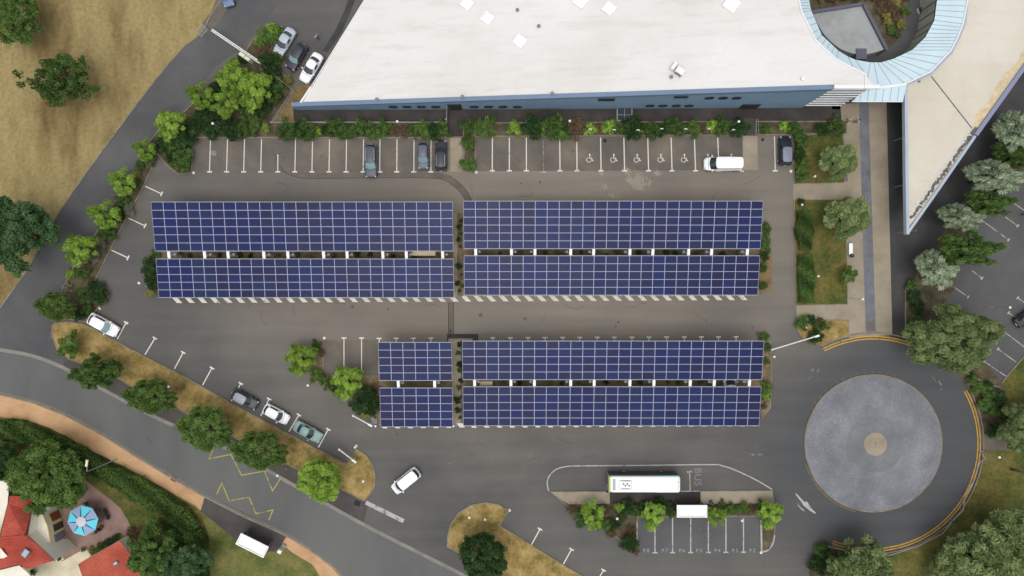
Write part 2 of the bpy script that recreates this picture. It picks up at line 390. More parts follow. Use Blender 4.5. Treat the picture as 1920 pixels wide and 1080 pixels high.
verge = [(97, 612), (101, 606), (125, 602), (160, 607), (221, 640), (273, 668), (327, 695), (380, 724), (434, 755), (489, 784), (542, 812), (597, 842), (651, 869), (668, 841), (687, 852), (700, 872), (705, 893), (703, 912), (694, 928), (684, 940), (640, 918), (600, 899), (532, 869), (450, 826), (347, 774), (327, 762), (242, 722), (215, 706), (160, 684), (130, 674), (107, 655), (98, 632)]
island('grass_verge', verge, 'verge_grass')
isl2 = [(838, 1025), (838, 1006), (845, 982), (860, 960), (882, 946), (912, 941), (935, 945), (955, 957), (938, 984), (985, 1014), (1060, 1060), (1100, 1084), (1200, 1145), (1150, 1200), (960, 1120), (905, 1062), (862, 1038)]
island('grass_verge', isl2, 'verge_grass')
# planting strip on the west side
west = [(97, 601), (110, 560), (120, 535), (140, 495), (180, 437), (212, 383), (222, 368), (265, 307), (262, 288), (300, 240), (350, 205), (430, 125), (455, 105), (472, 76), (500, 55), (530, 48), (531, 60), (505, 100), (520, 115), (547, 168), (552, 230), (838, 230), (838, 259), (362, 259), (361, 325), (335, 328), (312, 310), (297, 290), (272, 347), (240, 407), (209, 467), (178, 530), (206, 543), (205, 556), (185, 579), (160, 604), (125, 599)]
island('planting_bed', west, 'mulch')
struct(MB().sheet(PX([(545, 168), (590, 152), (562, 198), (548, 206), (553, 229), (512, 229), (528, 205), (545, 180)]), .135), 'bare_ground', 'bare_earth')
island('planting_bed', [(869, 230), (1392, 227), (1392, 254), (893, 257), (892, 321), (869, 321)], 'mulch')
island('planting_bed', [(1416, 227), (1560, 227), (1588, 227), (1588, 252), (1500, 252), (1488, 268), (1482, 254), (1416, 254)], 'mulch')
struct(MB().sheet(PX([(844, 259), (866, 259), (866, 322), (844, 322)]), .020), 'paved_crossing', 'tan_paving')
struct(MB().sheet(PX([(1393, 255), (1420, 255), (1421, 319), (1393, 319)]), .020), 'paved_crossing', 'tan_paving')
# island beds under the two pairs of carports
island('planting_bed', [(296, 470), (1430, 462), (1446, 478), (1447, 500), (1440, 545), (1425, 552), (1420, 487), (300, 492), (298, 548), (286, 553), (275, 540), (270, 515), (275, 490), (283, 474)], 'brightened_mulch')
island('planting_bed', [(603, 636), (608, 637), (608, 703), (1428, 708), (1428, 640), (1445, 640), (1447, 700), (1445, 765), (1428, 785), (1424, 736), (714, 738), (713, 797), (700, 793), (680, 765), (640, 736), (600, 712), (574, 690), (575, 660)], 'brightened_mulch')
struct(MB().sheet(PX([(850, 400), (867, 400), (867, 556), (850, 556)]), .15), 'planting_strip', 'brightened_mulch')
struct(MB().sheet(PX([(850, 400), (857, 400), (857.5, 556), (850, 556)]), .156), 'planting_strip', 'tan_paving')
struct(MB().sheet(PX([(841, 636), (886, 636), (886, 640), (864, 640), (864, 798), (848, 798), (848, 640), (841, 640)]), .15), 'planting_strip', 'tan_paving')
struct(MB().sheet(PX([(838, 626), (897, 626), (897, 640), (886, 640), (886, 634), (841, 634), (841, 640), (838, 640)]), .018), 'asphalt_repair', 'asphalt_dark')
struct(MB().sheet(PX([(1425, 470), (1446, 470), (1446, 545), (1425, 552)]), .15), 'bare_ground', 'bare_earth')
# lawns and paving by the entrance walk
struct(MB().sheet(PX([(1487, 340), (1590, 340), (1575, 195), (1662, 190), (1673, 628), (1592, 633), (1590, 603), (1494, 603), (1493, 570), (1588, 570), (1586, 375), (1487, 375)]), .022), 'entrance_walk', 'tan_paving')
struct(MB().sheet(PX([(1610, 185), (1628, 185), (1642, 622), (1623, 622)]), .027), 'slate_strip', 'slate_strip')
struct(MB().sheet(PX([(1625, 602), (1639, 602), (1640, 620), (1625, 620)]), .031), 'slate_strip', 'asphalt_patch')
island('lawn', [(1487, 262), (1520, 252), (1580, 250), (1583, 343), (1488, 345)], 'green_lawn', kerb_w=.1)
island('lawn', [(1488, 374), (1585, 374), (1589, 571), (1492, 573)], 'green_lawn', kerb_w=.1)
island('lawn', [(1493, 599), (1591, 600), (1591, 629), (1562, 640), (1538, 648), (1518, 643), (1500, 630), (1493, 618)], 'verge_grass', kerb_w=.1)
# bus island
bus_isl = [(1031, 921), (1448, 919), (1453, 950), (1454, 985), (1451, 1012), (1443, 1030), (1428, 1034), (1427, 968), (1196, 970), (1196, 1036), (1190, 1038), (1150, 1003), (1062, 948)]
island('bus_island', bus_isl, 'mulch')
struct(MB().sheet(PX([(1033, 922), (1143, 922), (1143, 944), (1066, 945)]), .15), 'bus_platform', 'tan_paving')
struct(MB().sheet(PX([(1143, 922), (1313, 921), (1313, 944), (1143, 944)]), .15), 'bus_platform', 'asphalt_dark')
struct(MB().sheet(PX([(1313, 921), (1447, 920), (1451, 943), (1313, 944)]), .15), 'bus_platform', 'tan_paving')
struct(MB().sheet(PX([(1268, 944), (1330, 944), (1330, 958), (1268, 958)]), .15), 'bus_platform', 'asphalt_dark')
struct(MB().sheet(PX([(1197, 970), (1427, 968), (1427, 1033), (1197, 1035)]), .010), 'parking_bays', 'asphalt_east')
# roundabout island: low dome of grey setts
def sett(nt, c, oc):
    mp = node(nt, 'ShaderNodeMapping'); cc = P(*ringc); mp.inputs['Location'].default_value = (0, 0, 0)
    mp.vector_type = 'POINT'; nt.links.new(oc, mp.inputs[0])
    sx = node(nt, 'ShaderNodeSeparateXYZ'); nt.links.new(mp.outputs[0], sx.inputs[0])
    at = node(nt, 'ShaderNodeMath', operation='ARCTAN2'); nt.links.new(sx.outputs[1], at.inputs[0]); nt.links.new(sx.outputs[0], at.inputs[1])
    ln = node(nt, 'ShaderNodeVectorMath', operation='LENGTH'); nt.links.new(mp.outputs[0], ln.inputs[0])
    ms = node(nt, 'ShaderNodeMath', operation='MULTIPLY'); ms.inputs[1].default_value = 38; nt.links.new(at.outputs[0], ms.inputs[0])
    cb = node(nt, 'ShaderNodeCombineXYZ'); nt.links.new(ms.outputs[0], cb.inputs[0])
    m2 = node(nt, 'ShaderNodeMath', operation='MULTIPLY'); m2.inputs[1].default_value = 1.9; nt.links.new(ln.outputs['Value'], m2.inputs[0]); nt.links.new(m2.outputs[0], cb.inputs[1])
    nz = node(nt, 'ShaderNodeTexNoise'); nz.inputs['Scale'].default_value = 1.1; nz.inputs['Detail'].default_value = 5; nz.inputs['Roughness'].default_value = .85; nt.links.new(cb.outputs[0], nz.inputs['Vector'])
    mr = node(nt, 'ShaderNodeMapRange'); mr.inputs[1].default_value = .25; mr.inputs[2].default_value = .75; mr.inputs[3].default_value = .68; mr.inputs[4].default_value = 1.36
    nt.links.new(nz.outputs[0], mr.inputs[0])
    s = node(nt, 'ShaderNodeVectorMath', operation='SCALE'); nt.links.new(c, s.inputs[0]); nt.links.new(mr.outputs[0], s.inputs['Scale'])
    return s.outputs[0]
ground_mat('setts', [lin(112, 114, 118), lin(128, 130, 135), lin(144, 146, 151)], .22, 6, bump=.4, grain=.14, extra=sett)
ground_mat('setts_inner', [lin(110, 113, 115), lin(121, 124, 127), lin(131, 134, 137)], .3, 6, bump=.4, grain=.12, extra=sett)
c = P(*ringc); rr = 129.5 / PPM
rb = thing('roundabout', 'grey sett paved roundabout disc with a tan round centre, beside the wedge building', 'roundabout', (c.x, c.y, 0)); 
def dome(r): return .14 + .5 * (1 - (r / rr) ** 2)
MB().lathe((0, 0, 0), [(rr, .0), (rr, .14), (rr - .2, .16)], 96).build('kerb_ring', 'kerb', rb)
def ringsheet(r0, r1, dz=0):
    return [(r0 + (r1 - r0) * i / 8, dome(r0 + (r1 - r0) * i / 8) + dz) for i in range(9)]
MB().lathe((0, 0, 0), ringsheet(rr - .2, 4.15), 96).build('sett_paving', 'setts', rb, smooth=True)
MB().lathe((0, 0, 0), ringsheet(4.15, 1.68, .012), 64).build('inner_ring', 'setts_inner', rb, smooth=True)
MB().lathe((0, 0, 0), ringsheet(1.68, .12, .03) + [(.10, .78), (0.001, .80)], 48).build('centre_disc', 'tan_paving', rb, smooth=True)
# mulch and grass to the east of the turning road
def east_edge():
    return arc(1637, 831, 206, 40, -112, 40)
struct(MB().sheet(PX([(1700, 545), (1722, 508), (1790, 410), (1850, 330), (1920, 225), (2000, 130), (1990, 260), (1905, 330), (1838, 412), (1800, 470), (1790, 540), (1760, 590), (1840, 660), (1875, 716), (1890, 706), (1925, 660), (2300, 700), (2300, 1500), (1560, 1500), (1535, 1200), (1515, 1060), (1528, 1028), (1545, 1012)] + east_edge()[::-1] + [(1790, 690), (1722, 655), (1705, 655), (1697, 620)]), .024), 'planting_ground', 'mulch')
struct(MB().sheet(PX(arc(1637, 831, 209, -22, -104, 30) + [(1640, 1100), (2100, 1300), (2300, 860), (1905, 842), (1845, 846)]), .030), 'lawn', 'green_lawn')
struct(MB().sheet(PX([(1880, 716), (1893, 700), (1925, 664), (2200, 700), (2200, 820), (1900, 780)]), .030), 'lawn', 'green_lawn')
struct(MB().sheet(PX([(1840, 814), (1912, 816), (2000, 830), (2000, 850), (1906, 845), (1842, 843)]), .034), 'footpath', 'asphalt_patch')
m = MB(); m.stroke(PX([(1697, 545), (1697, 625), (1704, 655)]), .18, .10); m.stroke(PX(arc(1637, 831, 206.5, 31, -112, 60)), .2, .12)
m.stroke(PX(arc(1637, 831, 206.5, 118, 66, 30)), .2, .12); m.stroke(PX([(1878, 718), (1890, 702), (1925, 662)]), .2, .12); m.stroke(PX([(1808, 697), (1850, 720), (1876, 726)]), .2, .12)
struct(m, 'kerb', 'kerb')
struct(MB().lathe((c.x, c.y, 0), [(206.3 / PPM - .0, .02), (206.3 / PPM, .13)], 2), 'kerb', 'kerb') if False else None

# ------------------------------------------------------------------ painted markings
def T_line(m, a, b, wd=.13, tw=.72, z=.024, tee=True):
    """bay line from a (kerb end) to b (aisle end) in photo pixels, with the cross bar at b"""
    A, B = P(*a), P(*b); m.stroke([A, B], wd, z)
    if tee:
        d = (B - A).normalized(); n = Vector((-d.y, d.x, 0)); Bq = B + d * .10
        m.stroke([Bq - n * tw / 2, Bq + n * tw / 2], .2, z)
m = MB()
for x in (393, 425, 457, 489, 553, 585, 617, 649, 681, 712, 744, 776, 808): T_line(m, (x + (x - 850) * -.004, 261), (x, 321))
T_line(m, (521, 289), (521, 321))
for x in (923, 955, 987, 1050, 1082, 1127, 1171, 1216, 1260, 1304, 1348): T_line(m, (x - (x - 960) * .006, 258), (x, 319), .15)
T_line(m, (1452, 256), (1453.5, 319))
m.stroke(PX([(1388, 321), (1395, 321)]), .15, .024)
for (a, b) in (((272, 349), (302, 363)), ((241, 409), (271, 423)), ((209, 469), (239, 483)),
               ((220, 636), (236, 606)), ((272, 665), (290, 635)), ((327, 692), (343, 662)), ((380, 722), (397, 691)),
               ((434, 752), (451, 720)), ((489, 780), (504, 749)), ((542, 809), (560, 779)), ((597, 839), (615, 806)),
               ((1068, 1060), (1071, 1031)) and ((1055, 1060), (1071, 1031)), ((996, 1022), (1012, 993)), ((1114, 1098), (1131, 1070))):
    T_line(m, a, b, .15)
for x in (645, 678): T_line(m, (x, 703), (x, 635))
for x in (711, 743, 775, 808, 924, 957, 990, 1022, 1055, 1087, 1120, 1152, 1185, 1217, 1250, 1283, 1315, 1347, 1380):
    T_line(m, (x, 700), (x, 636 - (x - 645) * .0045), .14)
for x in range(300, 1420, 32):     # bays underneath the panels
    if not 835 < x < 890:
        T_line(m, (x, 470), (x, 404), .12); T_line(m, (x, 492), (x, 556), .12, tee=False)
        if x > 720: T_line(m, (x, 738), (x, 795), .12, tee=False)
for x, y in ((363, 324), (608, 634), (893, 323), (1483, 321), (668, 836), (238, 606), (955, 957), (1427, 1036)): m.disc(P(x, y), .22, .026, 10)
m.stroke(PX([(185, 576), (190, 580)]), .25, .15)
struct(m, 'parking_lines', 'paint_white')
m = MB(); T_line(m, (1018.5, 262), (1019, 321), .06); struct(m, 'parking_lines', 'paint_old')
m = MB()
for x in (1228, 1261, 1295, 1328, 1361, 1394): T_line(m, (x, 971), (x, 1035 - (x - 1228) * .006), .17)
m.stroke(PX([(1194, 978), (1194, 1022)]), .12, .15); m.stroke(PX([(1426, 975), (1427, 1033)]), .2, .16)
m.stroke(PX(smooth_line([(1427, 1034), (1438, 1032), (1448, 1020), (1452, 1003)], 5)), .16, .16)
struct(m, 'parking_lines', 'paint_grey')
m = MB()
for i in range(46):
    x = 327 + i * 23.55; y0 = 560.5 - (x - 330) * .0052
    m.sheet(PX([(x - 5, y0 - 3), (x + 5, y0 - 3), (x + 15, y0 + 7.6), (x + 5, y0 + 7.6)]), .024)
for i in range(30):
    x = 714 + i * 23.9; y0 = 799 - (x - 714) * .0058
    if not 855 < x < 862: m.sheet(PX([(x - 2, y0 - 5), (x + 7, y0 - 5), (x + 13, y0 + 4), (x + 4, y0 + 4)]), .024)
m.sheet(PX([(856, 793), (868, 793), (872, 801), (862, 801)]), .16)
struct(m, 'kerbside_blocks', 'paint_white')
m = MB(); m.stroke(PX([(686, 942), (757, 977)]), .62, .026); struct(m, 'give_way_line', 'paint_grey')
m = MB(); m.stroke(PX(smooth_line([(1029, 921), (1026, 905), (1031, 891), (1043, 880), (1060, 875), (1085, 873.5), (1200, 872.5), (1335, 871), (1352, 873), (1370, 878), (1402, 892), (1425, 904), (1448, 918)], 6)), .16, .024)
m.stroke(PX([(1293, 884), (1294, 920)]), .13, .024); m.stroke(PX([(1288, 885), (1297, 884)]), .22, .024); m.stroke(PX([(1277, 920.5), (1310, 920)]), .15, .152)
struct(m, 'bus_bay_line', 'paint_grey')
m = MB(); m.stroke(PX([(402, 837), (392, 860), (433, 852), (453, 891), (496, 883), (511, 920), (526, 897)]), .17, .026)
m.stroke(PX([(406, 927), (416, 906), (430, 939), (467, 932), (480, 963), (512, 956), (504, 975)]), .17, .026); struct(m, 'zigzag_lines', 'paint_lemon')
m = MB()
for r_ in (197.5, 202.2):
    m.stroke(PX(arc(1637, 833, r_, 117.5, 65, 40)), .17, .026)
    m.stroke(PX(arc(1636, 831, r_, 29.5, -112, 90)), .17, .026)
struct(m, 'double_yellow_lines', 'paint_yellow')
m = MB()
rr_ = random.Random(3)
for i in range(34):
    a = 200 - 2 + i * 1.7; q = arc(1637, 831, 132.5, a, a + rr_.uniform(.6, 1.4), 2); m.stroke(PX(q), .13, .026)
for i in range(14):
    a = 150 - i * 6; q = arc(1637, 831, 132.5, a, a + rr_.uniform(.5, 2), 2); m.stroke(PX(q), .08, .026)
struct(m, 'yellow_edge_dashes', mat('worn_ochre', lin(150, 122, 84), .9))
m = MB()
pth = smooth_line([(768, 954), (780, 930), (790, 913), (806, 893), (825, 878), (845, 868), (872, 862)], 5)
for i in range(0, len(pth) - 1, 2): m.stroke(PX(pth[i:i + 2]), .08, .024)
struct(m, 'worn_dashes', 'paint_faint'); m = MB()
m.sheet(PX([(1491, 926), (1493, 925), (1508, 941), (1513, 940), (1521, 953), (1530, 962), (1528, 963), (1519, 958), (1507, 948)]), .024)
m.sheet(PX([(1495, 942), (1500, 950), (1510, 959), (1505, 957), (1497, 950)]), .024)
struct(m, 'worn_arrow', 'paint_grey')
m = MB()
for pl in ([(1514, 700), (1524, 690), (1529, 688), (1522, 702)], [(1530, 694), (1541, 690), (1532, 700)], [(1513, 712), (1523, 704), (1520, 712)], [(1741, 700), (1752, 712), (1760, 722), (1757, 713)], [(1754, 712), (1762, 714), (1768, 724), (1760, 720)], [(1760, 730), (1764, 726), (1768, 732)], [(1400, 851), (1430, 850), (1432, 854), (1405, 855)]):
    m.sheet(PX(pl), .024)
struct(m, 'worn_arrow', 'paint_faint')
m = MB()
for a, b in (((1901, 381), (1925, 398)), ((1885, 407), (1907, 423)), ((1839, 412), (1890, 449)), ((1822, 507), (1840, 521)), ((1788, 538), (1814, 556)), ((1925, 571), (1909, 559)), ((1925, 611), (1892, 587)), ((1925, 654), (1872, 614)), ((1905, 679), (1872, 655)), ((1887, 706), (1847, 679))):
    T_line(m, a, b, .12, .5, tee=(b[0] not in (1905, 1887, 1925)), z=.030)
struct(m, 'parking_lines', 'paint_old')
# asphalt repairs: trench lines
m = MB()
tr = smooth_line([(522, 288), (526, 302), (538, 318), (560, 327), (600, 329), (690, 328), (790, 328), (830, 331), (852, 343), (868, 358), (880, 378), (884, 392)], 6)
m.stroke(PX(tr), .85, .014); m.stroke(PX([(845.5, 567), (845.5, 628)]), .72, .014)
m.sheet(PX([(513, 262), (526, 262), (527, 288), (516, 290)]), .014)
struct(m, 'asphalt_repair', 'asphalt_patch')
m = MB()
for o in (-.44, .44):
    q = [Vector((*p, 0)) for p in PX(tr)]; l = []
    for i, p in enumerate(q):
        d = (q[min(i + 1, len(q) - 1)] - q[max(i - 1, 0)]).normalized(); l.append(p + Vector((-d.y, d.x, 0)) * o)
    m.stroke([(p.x, p.y) for p in (l if o < 0 else l[len(l) * 2 // 3:])], .07, .020)
m.stroke(PX([(841, 567), (841, 628)]), .09, .020); m.stroke(PX([(850.5, 567), (850.5, 628)]), .08, .020)
struct(m, 'tar_seam', mat('tar', lin(58, 52, 48), .8))
# powdery cement stain near the disabled bays
ms = bpy.data.materials.new('cement_stain'); ms.use_nodes = True; MATS['cement_stain'] = ms; nt_ = ms.node_tree; b = nt_.nodes['Principled BSDF']
b.inputs['Base Color'].default_value = lin(172, 163, 146); b.inputs['Roughness'].default_value = .95
tc = node(nt_, 'ShaderNodeTexCoord'); nz = node(nt_, 'ShaderNodeTexNoise'); nz.inputs['Scale'].default_value = .9; nz.inputs['Detail'].default_value = 10; nz.inputs['Roughness'].default_value = .72; nz.inputs['Distortion'].default_value = .8
nt_.links.new(tc.outputs['Object'], nz.inputs['Vector'])
ln = node(nt_, 'ShaderNodeVectorMath', operation='LENGTH'); nt_.links.new(tc.outputs['Object'], ln.inputs[0])
ma = node(nt_, 'ShaderNodeMath', operation='MULTIPLY_ADD'); ma.inputs[1].default_value = -.13; nt_.links.new(ln.outputs['Value'], ma.inputs[0]); nt_.links.new(nz.outputs[0], ma.inputs[2])
mr = node(nt_, 'ShaderNodeMapRange'); mr.inputs[1].default_value = .24; mr.inputs[2].default_value = .36; mr.inputs[4].default_value = .8; nt_.links.new(ma.outputs[0], mr.inputs[0]); nt_.links.new(mr.outputs[0], b.inputs['Alpha'])
for (x, y, s) in ((1196, 342, 1), (1135, 350, .35), (1148, 366, .42), (1128, 325, .25), (1176, 322, .4), (1232, 325, .3)):
    o = MB().disc((0, 0), 4.2, 0, 32).build('cement_stain', 'cement_stain'); o.location = P(x, y) + Vector((0, 0, .018 + .001 * s)); o.scale = (s, s * .9, 1); o['kind'] = 'structure'
worn('paint_bus', lin(136, 134, 131), lin(106, 105, 103), .42, 3)
# disabled bay symbols
def wheelchair(x, y, s=1.0):
    m = MB(); z = 0
    m.disc((0.02, .60), .14, z, 14)
    m.stroke([(-.02, .42), (.0, .05), (.34, .02), (.44, -.34), (.60, -.28)], .10, z); m.stroke([(.0, .25), (.28, .25)], .08, z)
    m.stroke([(-.10 + .36 * math.cos(R(a)), -.18 + .36 * math.sin(R(a))) for a in range(110, 375, 12)], .09, z)
    o = m.build('disabled_bay_symbol', 'paint_white'); o.location = P(x, y) + Vector((0, 0, .026)); o.scale = (s, s, 1); o['kind'] = 'structure'
for x in (1105.5, 1150.5, 1194.5, 1239, 1283, 1327, 1371): wheelchair(x, 297.5, .95)
def text(body, size, matn, loc, rz=0, name='painted_text', width=1.0, ext=0):
    cu = bpy.data.curves.new(name, 'FONT'); cu.body = body; cu.size = size; cu.align_x = 'CENTER'; cu.align_y = 'CENTER'; cu.space_character = width; cu.offset = .012 * size; cu.extrude = ext
    o = bpy.data.objects.new(name, cu); C.objects.link(o); bpy.context.view_layer.update()
    me = bpy.data.meshes.new_from_object(o.evaluated_get(bpy.context.evaluated_depsgraph_get())); bpy.data.objects.remove(o)
    me.materials.clear(); me.materials.append(MATS[matn]); r = bpy.data.objects.new(name, me); C.objects.link(r); r.location = loc; r.rotation_euler = (0, 0, rz); return r
o = text('BUS', 1.45, 'paint_bus', P(1308, 894) + Vector((0, 0, .026)), R(-90), 'bus_lettering', 1.1); o['kind'] = 'structure'
paint_blue = mat('bay_number_paint', lin(144, 152, 162), .8)
for i, (t, x) in enumerate((('P.8', 1211.5), ('P.7', 1246.5), ('P.6', 1278.5), ('P.5', 1311), ('P.4', 1345), ('P.3', 1378), ('P.2', 1410.5))):
    o = text(t, .72, 'bay_number_paint', P(x, 1032.5) + Vector((0, 0, .026)), 0, 'bay_number', 1.05); o['kind'] = 'structure'

# oil drips in the bays and small dark spots on the aisles
m = MB(); ro = random.Random(11)
spots = [(x + ro.uniform(-7, 7), ro.uniform(275, 312)) for x in list(range(377, 840, 16)) + list(range(907, 1400, 18)) if ro.random() < .55]
spots += [(ro.uniform(300, 1460), ro.choice([ro.uniform(330, 372), ro.uniform(572, 626), ro.uniform(810, 860)])) for _ in range(22)] + [(x, ro.uniform(985, 1025)) for x in range(1211, 1425, 17)]
for x, y in spots:
    p = P(x, y); k = 9; r_ = ro.uniform(.08, .34)
    m.add([(p.x + r_ * ro.uniform(.6, 1.2) * math.cos(6.283 * j / k), p.y + r_ * ro.uniform(.6, 1.2) * math.sin(6.283 * j / k), .0165) for j in range(k)], [tuple(range(k))])
struct(m, 'oil_spots', mat('oil', lin(96, 89, 82), .7, noise=(3, .25)))
# hairline cracks
m = MB()
for _ in range(26):
    x, y = ro.uniform(250, 1460), ro.choice([ro.uniform(328, 374), ro.uniform(570, 630), ro.uniform(805, 865)]); a = ro.uniform(-.6, .6) + (1.57 if ro.random() < .35 else 0); l = [(x, y)]
    for j in range(ro.randint(4, 9)): a += ro.uniform(-.5, .5); x += 4.5 * math.cos(a); y += 4.5 * math.sin(a); l.append((x, y))
    m.stroke(PX(l), .035, .0158)
struct(m, 'asphalt_cracks', 'tar')
# ------------------------------------------------------------------ buildings
def roof_extra(rot, sc, dirt, amt=.5):
    def ex(nt, c, oc):
        mp = node(nt, 'ShaderNodeMapping'); mp.inputs['Rotation'].default_value = (0, 0, rot); nt.links.new(oc, mp.inputs[0])
        # membrane strips
        sx = node(nt, 'ShaderNodeSeparateXYZ'); nt.links.new(mp.outputs[0], sx.inputs[0])
        fr = node(nt, 'ShaderNodeMath', operation='PINGPONG'); fr.inputs[1].default_value = sc; nt.links.new(sx.outputs[1], fr.inputs[0])
        mr = node(nt, 'ShaderNodeMapRange'); mr.inputs[1].default_value = 0; mr.inputs[2].default_value = .14; mr.inputs[3].default_value = .22; mr.inputs[4].default_value = 0
        nt.links.new(fr.outputs[0], mr.inputs[0])
        nz = node(nt, 'ShaderNodeTexNoise'); nz.inputs['Scale'].default_value = .25; nz.inputs['Detail'].default_value = 4; nt.links.new(oc, nz.inputs['Vector'])
        ml = node(nt, 'ShaderNodeMath', operation='MULTIPLY'); nt.links.new(mr.outputs[0], ml.inputs[0]); nt.links.new(nz.outputs[0], ml.inputs[1])
        c = mixc(nt, ml.outputs[0], c, dirt)
        # long water streaks
        m2 = node(nt, 'ShaderNodeMapping'); m2.inputs['Rotation'].default_value = (0, 0, rot); m2.inputs['Scale'].default_value = (.07, .8, 1); nt.links.new(oc, m2.inputs[0])
        n2 = node(nt, 'ShaderNodeTexNoise'); n2.inputs['Scale'].default_value = 1; n2.inputs['Detail'].default_value = 8; n2.inputs['Roughness'].default_value = .65; nt.links.new(m2.outputs[0], n2.inputs['Vector'])
        r2 = node(nt, 'ShaderNodeMapRange'); r2.inputs[1].default_value = .5; r2.inputs[2].default_value = .78; r2.inputs[4].default_value = amt; nt.links.new(n2.outputs[0], r2.inputs[0])
        return mixc(nt, r2.outputs[0], c, dirt)
    return ex
ground_mat('white_membrane', [lin(222, 218, 212), lin(231, 228, 224), lin(236, 235, 233)], .06, 3, bump=.05, grain=.02, extra=roof_extra(R(-57), 5.2, lin(190, 181, 165), .4), rough=.7)
ground_mat('beige_membrane', [lin(206, 198, 180), lin(217, 209, 193), lin(224, 218, 206)], .08, 3, bump=.05, grain=.03, extra=roof_extra(R(-52), 6, lin(200, 186, 160), .4), rough=.8)
ground_mat('terrace_concrete', [lin(150, 152, 148), lin(166, 170, 170), lin(176, 176, 166)], .25, 3, bump=.1, grain=.06)
mat('blue_cladding', lin(134, 162, 186), .5, noise=(.5, .07)); mat('blue_coping', lin(112, 134, 160), .5, noise=(.4, .05))
mat('white_metal', lin(232, 234, 236, 1.0), .4); mat('cyan_metal', lin(208, 228, 236), .42, metal=0, noise=(.35, .05)); mat('seam_metal', lin(150, 176, 184), .5)
mat('dark_glass', lin(38, 46, 54), .12, spec=.8); mat('dark_wall', lin(54, 62, 76), .5, noise=(.6, .1)); mat('slate_wall', lin(86, 86, 98), .7, noise=(.6, .08))
mat('grey_metal', lin(128, 130, 134), .5); mat('fascia_blue', lin(176, 188, 202), .45, noise=(.5, .06)); mat('lead_grey', lin(92, 92, 106), .6)
mat('facade_green', lin(160, 166, 150), .5, noise=(.8, .15)); mat('black', (.012, .012, .014, 1), .5); mat('recess_shade_and_drain', lin(44, 42, 40), .9)  # last one: near-black, painted recess shade on the door, own tone of drain covers
mat('louvre_back', lin(96, 104, 108), .7); mat('dirt_crust', lin(112, 102, 90), .95, noise=(2, .4)); mat('rust_stain', lin(214, 196, 160), .95, noise=(1.5, .15))

YW0, YW1 = P(548, 206.5).y, P(1565, 202).y
Xa, Xb, Xc = P(556, 206).x, P(1503, 202).x, P(1572, 202).x
def wy(X): return YW0 + (YW1 - YW0) * (X - Xa) / (Xc - Xa)
def wh(X): return 2.35 + .1005 * (X - Xa)     # the parapet climbs from west to east
def roofP(px, py):
    h = 5.0
    for _ in range(12): h = wh(P(px, py, h).x)
    return P(px, py, h)
blg = thing('exhibition_hall', 'long hall with a huge white flat roof and sloping blue porthole wall', 'building', (0, 26, 0))
m = MB(); n = 24
wall = []
for i in range(n + 1):
    X = Xa + (Xb - Xa) * i / n; wall.append((X, wy(X)))
vs = [(x, y, 0) for x, y in wall] + [(x, y, wh(x)) for x, y in wall]
m.add(vs, [(i, i + 1, n + 2 + i, n + 1 + i) for i in range(n)])
vs = [(x, y + .35, 0) for x, y in wall] + [(x, y + .35, wh(x)) for x, y in wall]
m.add(vs, [(i + 1, i, n + 1 + i, n + 2 + i) for i in range(n)])
# west and east ends
wr = [roofP(563, 197), roofP(683, 0), roofP(760, -140)]
m.add([(Xa, wy(Xa), 0), (Xa, wy(Xa), wh(Xa)), (wr[0].x, wr[0].y + .4, wr[0].z), (wr[0].x, wr[0].y + .4, 0)], [(0, 1, 2, 3)])
for a, b in ((wr[0], wr[1]), (wr[1], wr[2])):
    m.add([(a.x + .2, a.y, 0), (a.x + .2, a.y, a.z - .1), (b.x + .2, b.y, b.z - .1), (b.x + .2, b.y, 0)], [(0, 1, 2, 3)])
m.build('wall', 'blue_cladding', blg, True)
# panel joint and coping
m = MB()
for i in range(n):
    a, b = wall[i], wall[i + 1]
    f = .16 + .10 * i / n; g_ = .16 + .10 * (i + 1) / n
    ha, hb = wh(a[0]), wh(b[0])
    m.add([(a[0], a[1] - .10, ha), (b[0], b[1] - .10, hb), (b[0], b[1] + .5, hb), (a[0], a[1] + .5, ha),
           (a[0], a[1] - .10, ha - .28 - ha * .07), (b[0], b[1] - .10, hb - .28 - hb * .07)], [(0, 1, 2, 3), (4, 5, 1, 0)])
    m.add([(a[0], a[1] - .006, ha - .36 - ha * .07), (b[0], b[1] - .006, hb - .36 - hb * .07), (b[0], b[1] - .10, hb - .28 - hb * .07), (a[0], a[1] - .10, ha - .28 - ha * .07)], [(0, 1, 2, 3)], 1)
m.build('coping', ['blue_coping', 'dark_wall'], blg, True)
roof_px = [(563, 199), (683, 0), (775, -160), (1440, -160), (1490, -60), (1498, 0), (1503, 22), (1530, 77), (1568, 112), (1622, 139), (1622, 166)]
rp = [roofP(x, y) for x, y in roof_px]
edge = [Vector((x, y + .5, wh(x) - .04)) for x, y in wall]
poly = rp[1:-1] + [Vector((Xc - .2, wy(Xc) + .3, wh(Xc) - .04))] + edge[::-1] + [rp[0]]
MB().add([(p.x, p.y, p.z - .05) for p in poly][::-1], [tuple(range(len(poly)))]).build('roof', 'white_membrane', blg, True)
m = MB()
m.tube([p + Vector((0, 0, .02)) for p in rp[4:]], .11, 6); m.tube([rp[0] + Vector((.05, .5, .03)), roofP(583, 163)], .16, 6); m.tube([roofP(583, 163), rp[1], rp[2]], .06, 5)
m.build('roof_edge', 'white_metal', blg, True)
